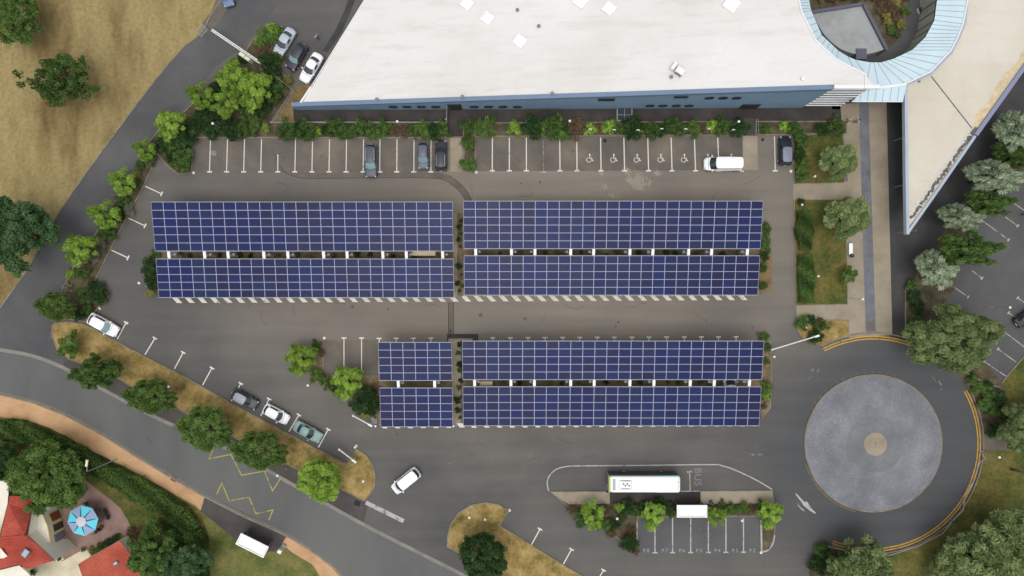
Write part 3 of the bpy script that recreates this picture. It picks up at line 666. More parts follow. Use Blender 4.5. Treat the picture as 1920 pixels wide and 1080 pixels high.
# louvred bay at the east end of the wall
m = MB()
for i in range(9):
    z = .9 + i * 1.12
    x0, x1 = Xb, Xc
    m.box(((x0 + x1) / 2, wy((x0 + x1) / 2) + .12, z), (x1 - x0, .17, .10))
m.build('louvres', 'white_metal', blg, True)
MB().add([(Xb, wy(Xb) + .25, 0), (Xc, wy(Xc) + .25, 0), (Xc, wy(Xc) + .25, wh(Xc) - .1), (Xb, wy(Xb) + .25, wh(Xb) - .1)], [(0, 1, 2, 3)]).build('louvre_backing', 'louvre_back', blg, True)
MB().box(((Xb + Xc) / 2 + .3, wy(Xb) + .12, wh((Xb + Xc) / 2) + .02), (Xc - Xb + .6, .5, .22)).build('louvre_coping', 'white_metal', blg, True)
def on_wall(px, py):
    Y = 26.1
    for _ in range(6):
        k = Y * PPM / (540 - py); X = (px - 960) * k / PPM; Y = wy(X)
    return X, Y, H * (1 - k)
def porthole(px, py):
    X, Y, z = on_wall(px, py); mm = MB()
    pr = [(0, 0)]; N = 20
    o = MB(); vs = []
    for r_, d in ((.66, -.0), (.66, .09), (.50, .09), (.50, .02)):
        vs += [(X + r_ * math.cos(2 * math.pi * k / N), Y - d, z + r_ * math.sin(2 * math.pi * k / N)) for k in range(N)]
    fs = []
    for l in range(3): fs += [(l * N + k, l * N + (k + 1) % N, (l + 1) * N + (k + 1) % N, (l + 1) * N + k) for k in range(N)]
    f = o.add(vs, fs).build('porthole', 'dark_wall', blg, True)
    g_ = MB().add([(X + .5 * math.cos(2 * math.pi * k / N) - blg.location.x, Y - .03 - blg.location.y, z + .5 * math.sin(2 * math.pi * k / N)) for k in range(N)], [tuple(range(N))]).build('pane', 'dark_glass', f)
for x, y in ((737, 200), (763, 200), (790, 200), (817, 200), (889, 200), (916, 200), (943, 200), (970, 200), (1219, 198), (1243, 198), (1268, 198), (1292, 198), (1330, 183.5), (1356, 183.5), (1381, 183.5)): porthole(x, y)
def wall_win(px, py, wpx, hm, name='window', door=False):
    X, Y, z = on_wall(px, py); W = wpx * .95 / PPM
    f = MB().box((X, Y - .06, z), (W, .14, hm)).build(name, 'dark_wall', blg, True)
    q = MB(); nn = 3 if door else 2
    for i in range(nn): q.box((X - W / 2 + W * (i + .5) / nn, Y - .138 - blg.location.y, z), (W / nn - .12, .02, hm - .2))
    q.build('pane', 'dark_glass', f)
wall_win(1137, 186, 31, 1.1); wall_win(1277, 181, 25, .9); wall_win(1406, 198.6, 34, 2.2, 'entrance_door', True)
X, Y, z = on_wall(853, 201)
d = MB().box((X, Y - .05, 1.4), (1.95, .12, 2.8)).build('door', 'recess_shade_and_drain', blg, True); MB().box((X - .75, Y - .14 - 26, 1.2), (.05, .06, .4)).build('handle', 'grey_metal', d)  # flat dark panel, the shade of the door recess is in its colour
# roof furniture: skylights, condensers, vents
mat('skylight_white', lin(250, 250, 250, 1.0), .3)
for i, (x, y, s, lab) in enumerate(((876, 7, 1.45, 'white square skylight on the hall roof, leftmost of all, cut by the photo top'), (914, 34, 1.45, 'white square skylight on the hall roof, second from the left'),
        (975, 77, 1.5, 'white square skylight on the hall roof, lowest of the row'), (1088, 2, 1.6, 'white square skylight cut by the photo top, middle of the hall roof'),
        (1142, 16, 1.5, 'white square skylight below and right of the middle cut one'), (1371, 8, 1.75, 'large white skylight on the hall roof, rightmost, near the blue ring'))):
    p = roofP(x, y); t = thing('skylight', lab, 'skylight', p - Vector((0, 0, .1)), R(-37), 'skylights on the white roof')
    MB().box((0, 0, .15), (s * 1.06, s * 1.06, .3)).build('upstand', 'white_metal', t)
    MB().lathe((0, 0, .3), [(s * .745, 0), (s * .74, .06), (s * .5, .2), (.01, .28)], 4).xf(Matrix.Rotation(R(45), 4, 'Z')).build('dome', 'skylight_white', t)
for lab, x, y, rz, sx, sy in (('narrow white condenser unit on the hall roof, left of the pair', 1262, 126, R(55), 1.15, .5), ('wider white condenser unit with dark fan face, right of the pair', 1273, 136, R(-35), 1.15, .85)):
    p = roofP(x, y); t = thing('condenser_unit', lab, 'air conditioner', p - Vector((0, 0, .05)), rz, 'condenser units on the white roof')
    MB().bbox((0, 0, .5), (sx, sy, .85), 0, .04).build('case', 'white_metal', t)
    MB().box((0, -sy / 2 - .02, .5), (sx * .8, .05, .6)).build('fan_grille', 'grey_metal', t)
    for s in (-1, 1): MB().box((s * sx * .4, 0, .04), (.08, sy * 1.2, .08)).build('foot', 'grey_metal', t)
for i, (x, y) in enumerate(((970, 20), (1010, 50), (1258, 145), (1504, 148), (707, 187), (867, 182), (1035, 176))):
    lab = ['small grey roof vent near the photo top, between skylights', 'small grey roof vent below the top left vent', 'small grey roof vent beside the condenser units', 'pale round roof vent near the east end of the parapet',
           'dark roof drain at the parapet, leftmost of three', 'dark roof drain at the parapet, middle of three', 'dark roof drain at the parapet, rightmost of three'][i]
    p = roofP(x, y); v = MB().lathe((0, 0, 0), [(.16, 0), (.16, .3), (.24, .3), (.24, .38), (.01, .46)], 12).build('roof_vent', 'grey_metal' if i != 3 else 'skylight_white'); v.location = p - Vector((0, 0, .06)); tag(v, lab, 'vent', 'small vents and drains on the white roof')

# ring roof over the courtyard
HR = 5.5
outer = [(1497, -70), (1498, 0), (1503, 22), (1530, 76), (1568, 111), (1600, 128), (1622, 138), (1623, 166), (1697, 157), (1745, 134), (1783, 94), (1795, 70), (1805, 45), (1814, 0), (1818, -60)]
inner = [(1516, -70), (1517, 0), (1521, 20), (1541, 66), (1572, 95), (1590, 106), (1604, 112), (1632, 117), (1652, 117), (1676, 110), (1710, 94), (1735, 70), (1752, 38), (1757, 0), (1758, -60)]
ring = thing('ring_roof', 'pale blue metal ring roof curving round the small courtyard', 'roof', (P(1640, 60).x, P(1640, 60).y, 0))
O = [P(x, y, HR) for x, y in outer]; I = [P(x, y, HR - .25) for x, y in inner]
m = MB(); n = len(O)
m.add([tuple(p) for p in O] + [tuple(p) for p in I], [(i, i + 1, n + i + 1, n + i) for i in range(n - 1)][::1])
m.add([(p.x, p.y, p.z - .35) for p in O] + [(p.x, p.y, p.z - .3) for p in I], [(i + n, i + n + 1, i + 1, i) for i in range(n - 1)], 1)
m.add([tuple(p) for p in I] + [(p.x, p.y, p.z - .3) for p in I], [(i, i + 1, n + i + 1, n + i) for i in range(n - 1)], 1)
m.add([tuple(p) for p in O] + [(p.x, p.y, p.z - .35) for p in O], [(i, i + 1, n + i + 1, n + i) for i in range(n - 1)], 1)
m.build('roof_sheet', ['cyan_metal', 'dark_wall'], ring, True)
m = MB()
for i in range(n - 1):
    k = 3 if i in (7, 8, 9) else (1 if i in (0, 4, 5, 6) else 4)
    for j in range(k):
        t_ = j / k; a = O[i].lerp(O[i + 1], t_); b = I[i].lerp(I[i + 1], t_)
        m.tube([a + Vector((0, 0, .02)), b + Vector((0, 0, .02))], .035, 4)
m.build('standing_seams', 'seam_metal', ring, True)
m = MB(); m.tube([p + Vector((0, 0, .05)) for p in O], .12, 6); m.build('roof_edge', 'white_metal', ring, True)
m = MB(); Ic = [p for p in I[5:]]
m.add([(p.x, p.y, p.z - .3) for p in Ic] + [(p.x, p.y, 1.2) for p in Ic], [(i, i + 1, len(Ic) + i + 1, len(Ic) + i) for i in range(len(Ic) - 1)])
m.build('courtyard_wall', 'facade_green', ring, True)
m = MB()
for i in range(len(Ic) - 1):
    for t_ in (0, .5):
        p = Ic[i].lerp(Ic[i + 1], t_); m.tube([(p.x - .05, p.y - .05, 1.2), (p.x - .05, p.y - .05, p.z - .3)], .05, 4)
m.build('mullions', 'dark_wall', ring, True)
# outer wall of the ring, facing the wedge building
Oc = O[8:]
m = MB(); m.add([(p.x - .25, p.y + .25, p.z - .35) for p in Oc] + [(p.x - .25, p.y + .25, 0) for p in Oc], [(i, i + 1, len(Oc) + i + 1, len(Oc) + i) for i in range(len(Oc) - 1)]); m.build('outer_wall', 'dark_wall', ring, True)
# entrance canopy
cn = thing('entrance_canopy', 'pale blue ribbed canopy over the entrance walk below the ring roof', 'canopy', tuple(P(1648, 178)))
q = [P(x, y, 5.3) for x, y in ((1624, 166), (1660, 163), (1700, 158), (1693, 190.5), (1597, 190.5))]
m = MB(); m.add([tuple(p) for p in q] + [(p.x, p.y, p.z - .3) for p in q], [(4, 3, 2, 1, 0), (5, 6, 7, 8, 9)] + [(i, (i + 1) % 5, 5 + (i + 1) % 5, 5 + i) for i in range(5)]); m.build('roof_sheet', 'cyan_metal', cn, True)
m = MB()
for i, x in enumerate(range(1612, 1694, 14)): m.tube([P(x, 190.5, 5.32), P(x + 4, 164, 5.32) if x > 1622 else P(x + 3, 176, 5.32)], .035, 4)
m.build('standing_seams', 'seam_metal', cn, True)
m = MB(); m.tube([P(1624, 166, 5.42), P(1662, 163.5, 5.42), P(1698, 158, 5.42)], .17, 6); m.tube([P(1597, 190.5, 5.3), P(1693, 190.5, 5.3)], .07, 6); m.build('roof_edge', 'white_metal', cn, True)
for x in (1606, 1686):
    pp = P(x, 172); MB().tube([(pp.x, pp.y, 0), (pp.x, pp.y, 5.1)], .12, 10).build('column', 'grey_metal', cn, True)
# courtyard
struct(MB().prism(PX([(1515, -120), (1765, -120), (1762, 30), (1735, 85), (1680, 122), (1620, 124), (1560, 100), (1515, 40)], 1.2), .05, 1.2), 'courtyard_ground', 'asphalt_access')
struct(MB().prism(PX([(1500, -120), (1700, -120), (1702, 0), (1700, 25), (1692, 55), (1680, 78), (1664, 89), (1600, 30), (1500, 30)], 1.3), 1.21, 1.36), 'planting_bed', 'mulch')
tr_ = thing('terrace_block', 'low grey flat roofed wedge inside the courtyard with dark parapet', 'building', tuple(P(1590, 60)))
tp = [(1521, 22), (1618, 8), (1661, 92)] + smooth_line([(1650, 95), (1628, 101), (1604, 101), (1575, 91), (1548, 68), (1534, 46), (1521, 22)], 3)[:-1]
MB().prism(PX(tp, 3.2), 1.3, 3.2).build('roof', 'terrace_concrete', tr_, True)
for a, b in (((1519, 23), (1619, 7)), ((1619, 7), (1663, 93))):
    A, B = P(*a, 3.5), P(*b, 3.5); mid = (A + B) / 2; dd = B - A
    MB().box((mid.x, mid.y, 2.45), (dd.length, .42, 2.3), math.atan2(dd.y, dd.x)).build('parapet', 'lead_grey', tr_, True)
A = P(1615, 101, 3.3); MB().box((A.x, A.y, 2.3), (1.5, 1.5, 2.1)).build('stair_head', 'lead_grey', tr_, True)
for lab, x, y, rz in (('dark glass topped box on the courtyard path, upper right', 1727, 20, R(15)), ('pale slatted box under the ring roof edge, courtyard right side', 1737, 53, R(20))):
    t = thing('courtyard_seat', lab, 'bench', P(x, y, 1.25), rz, 'seats in the courtyard')
    MB().bbox((0, 0, .42), (1.1, .8, .08), 0, .02).build('seat', 'dark_glass' if x == 1727 else 'cyan_metal', t)
    for sx in (-1, 1): MB().box((sx * .5, 0, .2), (.08, .8, .38)).build('leg', 'white_metal', t)

# wedge shaped building on the right
HW = 4.8
wd = thing('wedge_building', 'pointed wedge building with beige flat roof and pale blue rim', 'building', tuple(P(1760, 220)))
wp = [(1700, 431), (1699, 350), (1698, 250), (1697, 158), (1745, 138), (1783, 98), (1797, 70), (1808, 45), (1818, -70), (2060, -100), (1960, 62), (1921, 123), (1829, 252), (1760, 352)]
W = [P(x, y, HW) for x, y in wp]
MB().add([tuple(p) for p in W], [tuple(range(len(W)))[::-1]]).build('roof', 'beige_membrane', wd, True)
def rim(pts, h0, wd_, hh, name, mt):
    m = MB()
    for i in range(len(pts) - 1):
        a, b = pts[i], pts[i + 1]; dd = b - a; mid = (a + b) / 2
        m.box((mid.x, mid.y, h0), (dd.length + wd_ * .6, wd_, hh + i * .004), math.atan2(dd.y, dd.x))
    return m.build(name, mt, wd, True)
rim([W[3], W[1], W[0] + Vector((.05, -.5, 0))], HW - .1, .42, .7, 'parapet', 'fascia_blue')
rim([W[0] + Vector((.05, -.4, 0)), W[13], W[12] + (W[13] - W[12]) * .05], HW - .08, .38, .68, 'parapet', 'fascia_blue')
rim([W[12], W[11], W[10]], HW - .05, .55, .74, 'parapet', mat('fascia_violet', lin(136, 142, 170), .5))
rim([W[3], W[4], W[5], W[6], W[7], W[8]], HW - .2, .5, .5, 'parapet', 'fascia_blue')
# dirt crust along the lower right parapet, rust stains
m = MB(); rr_ = random.Random(5); nrm = (W[13] - W[12]).normalized(); nrm = Vector((-nrm.y, nrm.x, 0)); nrm = nrm if nrm.x < 0 else -nrm
a, b = W[0], W[12]
for i in range(70):
    t_ = i / 70 * .86 + .11 + rr_.uniform(-.01, .01); c_ = a.lerp(b, t_) + nrm * rr_.uniform(.28, .6); L_ = rr_.uniform(.08, .36)
    ang = math.atan2((b - a).y, (b - a).x); k = 9
    m.add([(c_.x + math.cos(ang) * L_ * math.cos(2 * math.pi * j / k) * rr_.uniform(.7, 1.2) - math.sin(ang) * .22 * math.sin(2 * math.pi * j / k) * rr_.uniform(.6, 1.3), c_.y + math.sin(ang) * L_ * math.cos(2 * math.pi * j / k) + math.cos(ang) * .22 * math.sin(2 * math.pi * j / k), HW + .006 + i * .0001) for j in range(k)], [tuple(range(k))], 0)
m.build('dirt_crust', 'dirt_crust', wd, True)
m = MB(); off = nrm * 1.15
st = [a.lerp(b, .13) + nrm * .25, a.lerp(b, .98) + nrm * .25]
top = [a.lerp(b, .98 - .85 * i / 30) + nrm * (1.0 + rr_.uniform(0, .3)) for i in range(31)]
pl = [(p.x, p.y, HW + .003) for p in st + top]; m.add(pl, [tuple(range(len(pl)))], 0)
pv = W[11]; a2, b2 = W[12], W[10]
st = [a2 + nrm * .2, b2 + nrm * .2]; top = [a2.lerp(b2, 1 - i / 24) + nrm * (.9 + rr_.uniform(0, .7)) for i in range(25)]
pl = [(p.x, p.y, HW + .003) for p in st + top]; m.add(pl, [tuple(range(len(pl)))], 1)
m.build('gravel_stain', [mat('pale_stain', lin(206, 202, 196), .95, noise=(2.5, .12)), 'rust_stain'], wd, True)
m = MB(); A, B = P(1746, 143, HW + .03), P(1822, 240, HW + .03); m.tube([A, B], .06, 5); m.build('roof_cable', 'lead_grey', wd, True)
m = MB().box((*P(1828, 247, HW + .1).xy, HW + .1), (1.1, .7, .25), R(50)); m.build('gutter_box', 'lead_grey', wd, True)
# recessed facade and slanted struts
fx = [(P(1676, 190).x + 2.2, P(0, 190).y), (P(1676, 190).x + 2.4, P(0, 372).y)]
MB().prism([fx[0], fx[1], (fx[1][0] + .4, fx[1][1]), (P(1800, 252, HW).x, P(0, 250, HW).y), (P(1900, 100, HW).x, P(0, 100, HW).y), (P(1900, -60, HW).x, P(0, -60, HW).y), (P(1840, -60, HW).x, P(0, -60, HW).y), (P(1790, 130, HW).x, P(0, 130, HW).y), (fx[0][0], fx[0][1] + .5)], 0, HW - .35).build('facade', 'dark_glass', wd, True)
for i, y in enumerate((175, 264, 351, 437)):
    b_ = P(1675 + i, y); MB().tube([(b_.x, b_.y, 0), (b_.x + .35, b_.y, HW - .2)], .09, 8).build('column', 'grey_metal', wd, True)
for i, y in enumerate((272, 305, 362, 394, 415)):
    b_ = P(1684, y); m = MB().tube([(b_.x, b_.y, 2.4), (b_.x + .5, b_.y + .25, 2.6)], .06, 6); m.tube([(b_.x, b_.y, 2.4), (b_.x - .35, b_.y - .1, 2.35)], [.12, .16], 8)
    m.build('wall_lamp', 'grey_metal', wd, True)

# ------------------------------------------------------------------ houses in the lower left corner
def tile_extra(rot):
    def ex(nt, c, oc):
        mp = node(nt, 'ShaderNodeMapping'); mp.inputs['Rotation'].default_value = (0, 0, rot); nt.links.new(oc, mp.inputs[0])
        wv = node(nt, 'ShaderNodeTexWave'); wv.inputs['Scale'].default_value = .9; wv.inputs['Distortion'].default_value = .4; nt.links.new(mp.outputs[0], wv.inputs[0])
        mr = node(nt, 'ShaderNodeMapRange'); mr.inputs[3].default_value = .86; mr.inputs[4].default_value = 1.1; nt.links.new(wv.outputs[1], mr.inputs[0])
        s = node(nt, 'ShaderNodeVectorMath', operation='SCALE'); nt.links.new(c, s.inputs[0]); nt.links.new(mr.outputs[0], s.inputs['Scale']); return s.outputs[0]
    return ex
ground_mat('red_tiles', [lin(156, 68, 56), lin(182, 84, 70), lin(200, 102, 84)], .3, 4, bump=.6, bump_scale=6, grain=.12, extra=tile_extra(R(75)))
ground_mat('red_tiles_b', [lin(162, 78, 62), lin(184, 92, 74), lin(198, 108, 86)], .3, 4, bump=.6, bump_scale=6, grain=.12, extra=tile_extra(R(-28)))
mat('cream_render', lin(246, 240, 222), .8, noise=(.7, .05)); mat('yellow_trim', lin(206, 186, 106), .8); mat('wood_brown', lin(140, 78, 44), .6); mat('skylight_glass', lin(168, 180, 190), .15, spec=.8)
def poly3(m, pts, mi=0): m.add([tuple(P(x, y, h)) for x, y, h in pts], [tuple(range(len(pts)))], mi)
hs_ = thing('tiled_house', 'cream walled house with red tiled roofs in the lower left corner', 'house', tuple(P(40, 1010)))
m = MB(); e, rg = 5.0, 6.4
poly3(m, [(18, 930, 6.2), (15, 945, 6.2), (0, 1009, 6.4), (46, 1004, rg), (51, 1004, 5.1), (52, 1000, e), (59, 957, e), (60, 930, e)][::-1])
poly3(m, [(-60, 1018, rg), (0, 1009, rg), (46, 1004, rg), (51, 1004, 5.1), (102, 1051, e), (50, 1067, 5.0), (36, 1058, 5.6), (0, 1067, 5.2), (-60, 1084, 5)][::-1])
m.build('roof', 'red_tiles', hs_, True)
m = MB(); m.tube([P(-60, 1018, rg + .04), P(0, 1009, rg + .04), P(46, 1004, rg + .04)], .12, 6); m.build('ridge_tiles', 'red_tiles_b', hs_, True)
m = MB(); m.tube([P(60, 930, e - .05), P(59, 957, e - .05), P(51.5, 1004, e - .05), P(103, 1052, e - .05)], .08, 6); m.build('eaves_gutter', 'lead_grey', hs_, True)
m = MB()
wl = [P(x, y, e) for x, y in ((60, 930), (58.5, 957), (51, 1003), (101, 1051), (50, 1067))]
m.add([(p.x, p.y, 0) for p in wl] + [(p.x, p.y, e - .02) for p in wl], [(i, i + 1, 6 + i, 5 + i) for i in range(4)])
wl2 = [P(x, y, 6.1) for x, y in ((18, 930), (15, 945), (0, 1008))]
m.add([(p.x, p.y, 0) for p in wl2] + [(p.x, p.y, 6.1) for p in wl2], [(i, i + 1, 4 + i, 3 + i) for i in range(2)])
m.build('wall', 'cream_render', hs_, True)
m = MB(); poly3(m, [(-100, 900, 3.2), (18, 900, 3.2), (14, 945, 3.2), (-2, 1009, 3.2), (-100, 1020, 3.2)][::-1]); m.build('flat_roof', 'cream_render', hs_, True)
m = MB(); poly3(m, [(-40, 1086, 4.4), (0, 1069, 4.4), (36, 1060, 4.4), (52, 1074, 4.4), (70, 1100, 4.4), (-40, 1140, 4.4)][::-1]); m.build('flat_roof', 'cream_render', hs_, True)
m = MB(); tp3 = [(60, 930, 3.1), (59, 957, 3.1), (52, 1003, 3.1), (100, 1052, 3.1), (103, 1050, 3.1), (98, 1030, 3.1), (89, 985, 3.1), (79, 962, 3.1), (84, 930, 3.1)]
poly3(m, tp3); m.build('terrace_roof', 'cream_render', hs_, True)
m = MB(); m.tube([P(*q) for q in tp3[4:]], .09, 6); m.build('terrace_trim', 'yellow_trim', hs_, True)
tw = [P(x, y, 3.0) for x, y, h in tp3[4:]]
m = MB(); m.add([(p.x, p.y, 0) for p in tw] + [(p.x, p.y, 3.0) for p in tw], [(i, i + 1, 6 + i, 5 + i) for i in range(4)]); m.build('terrace_wall', 'cream_render', hs_, True)
# doors and windows on the garden side
def hwin(a, b, z0, z1, matn, name):
    A, B = Vector((*P(*a).xy, 0)), Vector((*P(*b).xy, 0)); dd = B - A; mid = (A + B) / 2; ang = math.atan2(dd.y, dd.x)
    f = MB().box((mid.x, mid.y, (z0 + z1) / 2), (dd.length, .16, z1 - z0), ang).build(name, 'yellow_trim' if name == 'door' else 'grey_metal', hs_, True)
    q = MB().box((mid.x - hs_.location.x, mid.y - hs_.location.y, (z0 + z1) / 2), (dd.length - .18, .22, z1 - z0 - .18), ang); q.build('pane', matn, f)
g0 = [P(x, y, 3.0) for x, y in ((84, 930), (79, 962), (89, 985), (98, 1030), (103, 1050))]
def along(i, t0, t1):
    inv = lambda p: (960 + p.x * PPM, 540 - p.y * PPM)
    a, b = g0[i], g0[i + 1]; n_ = Vector((b.y - a.y, -(b.x - a.x), 0)).normalized() * -.05
    return inv(a.lerp(b, t0) + Vector((.05, .03, 0))), inv(a.lerp(b, t1) + Vector((.05, .03, 0)))
for t0, t1, z0, z1, mt_, nm in ((.28, .98, 0, 2.1, 'wood_brown', 'door'),):
    q = along(1 if t0 < .3 else 2, t0, t1); hwin(*q, z0, z1, mt_, nm)
for t0, t1, z0, z1, mt_, nm in ((.08, .4, 0, 2.2, 'dark_glass', 'door'), (.5, .9, .2, 2.2, 'grey_metal', 'window')):
    q = along(2, t0, t1); hwin(*q, z0, z1, mt_, nm)
for (x, y, h, rz, par) in ((30, 971, 5.75, R(-12), hs_), (48.5, 1037, 5.35, R(-35), hs_)):
    p = P(x, y, h); f = MB().box((p.x, p.y, h + .05), (.95, 1.25, .12), rz).build('roof_window', 'lead_grey', par, True)
    MB().box((p.x - par.location.x, p.y - par.location.y, h + .08), (.7, 1.0, .12), rz).build('pane', 'skylight_glass', f)
m = MB(); poly3(m, [(0, 1027, 6.15), (14, 1043, 5.9), (6, 1047, 5.9), (0, 1047, 5.9)][::-1]); m.build('dormer', 'cream_render', hs_, True)
hb = thing('tiled_outbuilding', 'small red tiled outbuilding beside the cream courtyard and dark conifer', 'house', tuple(P(200, 1055)))
m = MB(); poly3(m, [(146, 1058, 2.6), (172, 1044, 2.9), (224, 1014, 3.0), (262, 1060, 3.0), (290, 1100, 3.6), (160, 1110, 3.2), (154, 1080, 2.8)][::-1]); m.build('roof', 'red_tiles_b', hb, True)
m = MB(); wl = [P(x, y, 2.7) for x, y in ((154, 1080), (146, 1058), (172, 1044), (224, 1014), (262, 1060))]
m.add([(p.x, p.y, 0) for p in wl] + [(p.x, p.y, 2.68) for p in wl], [(i, i + 1, 6 + i, 5 + i) for i in range(4)]); m.build('wall', 'cream_render', hb, True)
p = P(217, 1056, 3.05); f = MB().box((p.x, p.y, 3.06), (.75, .5, .12), R(30)).build('roof_window', 'lead_grey', hb, True); MB().box((p.x - hb.location.x, p.y - hb.location.y, 3.09), (.55, .34, .12), R(30)).build('pane', 'skylight_glass', f)
# terrace and courtyard paving
struct(MB().sheet(PX([(100, 958), (112, 925), (160, 900), (205, 935), (226, 953), (240, 975), (247, 995), (246, 1010), (172, 1044), (118, 1056), (108, 1000)]), .012), 'patio', 'patio')
struct(MB().sheet(PX([(40, 1064), (102, 1050), (118, 1052), (160, 1028), (172, 1042), (150, 1056), (160, 1082), (165, 1200), (20, 1200), (30, 1090)]), .016), 'courtyard_paving', 'cream_paving')
struct(MB().sheet(PX([(82, 930), (100, 960), (108, 1000), (120, 1050), (100, 1054), (60, 1010), (60, 950)]), .020), 'patio_step', 'cream_paving')
struct(MB().sheet(PX([(166, 1036), (224, 998), (236, 1006), (236, 1016), (176, 1044)]), .022), 'planting_bed', 'green_lawn')
m = MB(); m.stroke(PX([(185, 972), (197, 1022)]), .07, .03); m.stroke(PX([(204, 965), (223, 954)]), .06, .03); m.stroke(PX([(210, 996), (240, 980)]), .06, .03); m.stroke(PX([(124, 1031), (154, 1009)]), .06, .03); struct(m, 'edging_stones', 'tan_paving')
# parasol and garden furniture
mat('cloth_cyan', lin(104, 216, 236), .8); mat('cloth_slate', lin(150, 172, 204), .8); mat('cloth_white', lin(214, 208, 216), .8); mat('rattan', lin(62, 50, 48), .7)
pr = thing('parasol', 'large octagonal cyan and blue grey parasol on the pink patio', 'parasol', tuple(P(159, 966)))
pc = P(154, 977, 2.6); cx, cy = pc.x - pr.location.x, pc.y - pr.location.y; Rr_ = 2.27
MB().lathe((cx, cy, 0), [(.4, 0), (.4, .08), (.04, .1)], 16).build('base', 'grey_metal', pr); MB().tube([(cx, cy, 0), (cx, cy, 2.9)], .035, 8).build('pole', 'white_metal', pr)
for k in range(8):
    a0, a1 = R(98 - 45 * k), R(98 - 45 * (k + 1)); am = (a0 + a1) / 2; r0 = .5
    o0, o1 = (Rr_, a0), (Rr_, a1)
    q = lambda r_, a, z: (cx + r_ * math.cos(a), cy + r_ * math.sin(a), z)
    sgap = .17
    m = MB(); m.add([q(r0, a0 - sgap * 1.1, 2.84), q(r0, a1 + sgap * 1.1, 2.84), q(Rr_ * .62, a1 + .05, 2.62), q(Rr_ * .98, a1, 2.42), q(Rr_ * .98, a0, 2.42), q(Rr_ * .62, a0 - .05, 2.62)], [(5, 4, 3, 2, 1, 0)])
    m.build('panel', 'cloth_cyan' if k % 2 == 0 else 'cloth_slate', pr)
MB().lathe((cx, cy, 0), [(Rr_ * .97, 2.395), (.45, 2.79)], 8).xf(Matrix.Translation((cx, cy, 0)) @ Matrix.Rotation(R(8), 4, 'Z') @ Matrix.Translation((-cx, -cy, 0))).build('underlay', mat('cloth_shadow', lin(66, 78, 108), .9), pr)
MB().lathe((cx, cy, 0), [(.72, 2.86), (.5, 2.94), (.02, 3.02)], 24).build('cap', 'cloth_white', pr, smooth=True)
def garden_chair(x, y, rz, lab):
    t = thing('garden_chair', lab, 'chair', tuple(P(x, y)), rz, 'dark chairs on the patio')
    MB().bbox((0, 0, .43), (.5, .5, .05), 0, .02).build('seat', 'rattan', t); MB().box((0, .25, .7), (.5, .05, .5)).build('backrest', 'rattan', t)
    for sx in (-1, 1):
        for sy in (-1, 1): MB().box((sx * .22, sy * .22, .21), (.04, .04, .41)).build('leg', 'rattan', t)
def garden_table(x, y, rz, sx, sy, lab):
    t = thing('garden_table', lab, 'table', tuple(P(x, y)), rz, 'tables on the patio')
    MB().bbox((0, 0, .72), (sx, sy, .05), 0, .02).build('tabletop', mat('table_top', lin(126, 100, 92), .5), t)
    for a in (-1, 1):
        for b in (-1, 1): MB().box((a * sx * .42, b * sy * .42, .35), (.05, .05, .69)).build('leg', 'rattan', t)
garden_table(190, 965, R(-62), 1.9, .95, 'brown rectangular table on the patio right of the parasol')
for i, (x, y, rz, lab) in enumerate(((199, 955, -70, 'dark chair at the table end nearest the lawn'), (202, 962, -70, 'dark chair second from the lawn end of the table'), (205, 969, -70, 'dark chair third from the lawn end of the table'), (186, 957, 110, 'dark chair between the table and the parasol edge'),
        (165, 943, 20, 'dark chair standing above the parasol'), (158, 924, 60, 'dark chair by the big tree near the lawn corner'), (162, 918, 40, 'dark chair closest to the big tree crown'), (192, 988, 150, 'dark chair right below the parasol'),
        (183, 994, 200, 'dark chair at the lower right rim of the parasol'), (124, 1010, 100, 'dark chair by the house wall, upper of three'), (118, 1022, 90, 'dark chair by the house wall, middle of three'), (116, 1029, 60, 'dark chair by the house wall, lowest of three'))): garden_chair(x, y, R(rz), lab)
# ------------------------------------------------------------------ solar carports
PV = []
for i, c_ in enumerate(((40, 48, 90), (44, 51, 88), (39, 51, 97), (46, 48, 82), (42, 56, 95), (44, 46, 80), (48, 51, 84), (38, 47, 93), (46, 56, 88))):
    m_ = bpy.data.materials.new('solar_cells'); m_.use_nodes = True; nt_ = m_.node_tree; b = nt_.nodes['Principled BSDF']
    b.inputs['Roughness'].default_value = .16; b.inputs['Specular IOR Level'].default_value = .1
    tc = node(nt_, 'ShaderNodeTexCoord'); col = tuple(q * f_ for q, f_ in zip(lin(*c_)[:3], (.50, .58, .78))) + (1,)
    bk = node(nt_, 'ShaderNodeTexBrick'); bk.offset = 0; bk.inputs['Scale'].default_value = 1; bk.inputs['Mortar Size'].default_value = .012
    bk.inputs['Brick Width'].default_value = .167; bk.inputs['Row Height'].default_value = .167; bk.inputs['Bias'].default_value = -.2
    bk.inputs['Color1'].default_value = col; bk.inputs['Color2'].default_value = tuple(x * 1.18 for x in col[:3]) + (1,); bk.inputs['Mortar'].default_value = tuple(x * 1.25 + .006 for x in col[:3]) + (1,)
    nt_.links.new(tc.outputs['Object'], bk.inputs['Vector']); nt_.links.new(bk.outputs[0], b.inputs['Base Color']); PV.append(m_)
mat('panel_frame', lin(182, 186, 210, 1.0), .4); mat('galvanised', lin(150, 154, 158), .5)

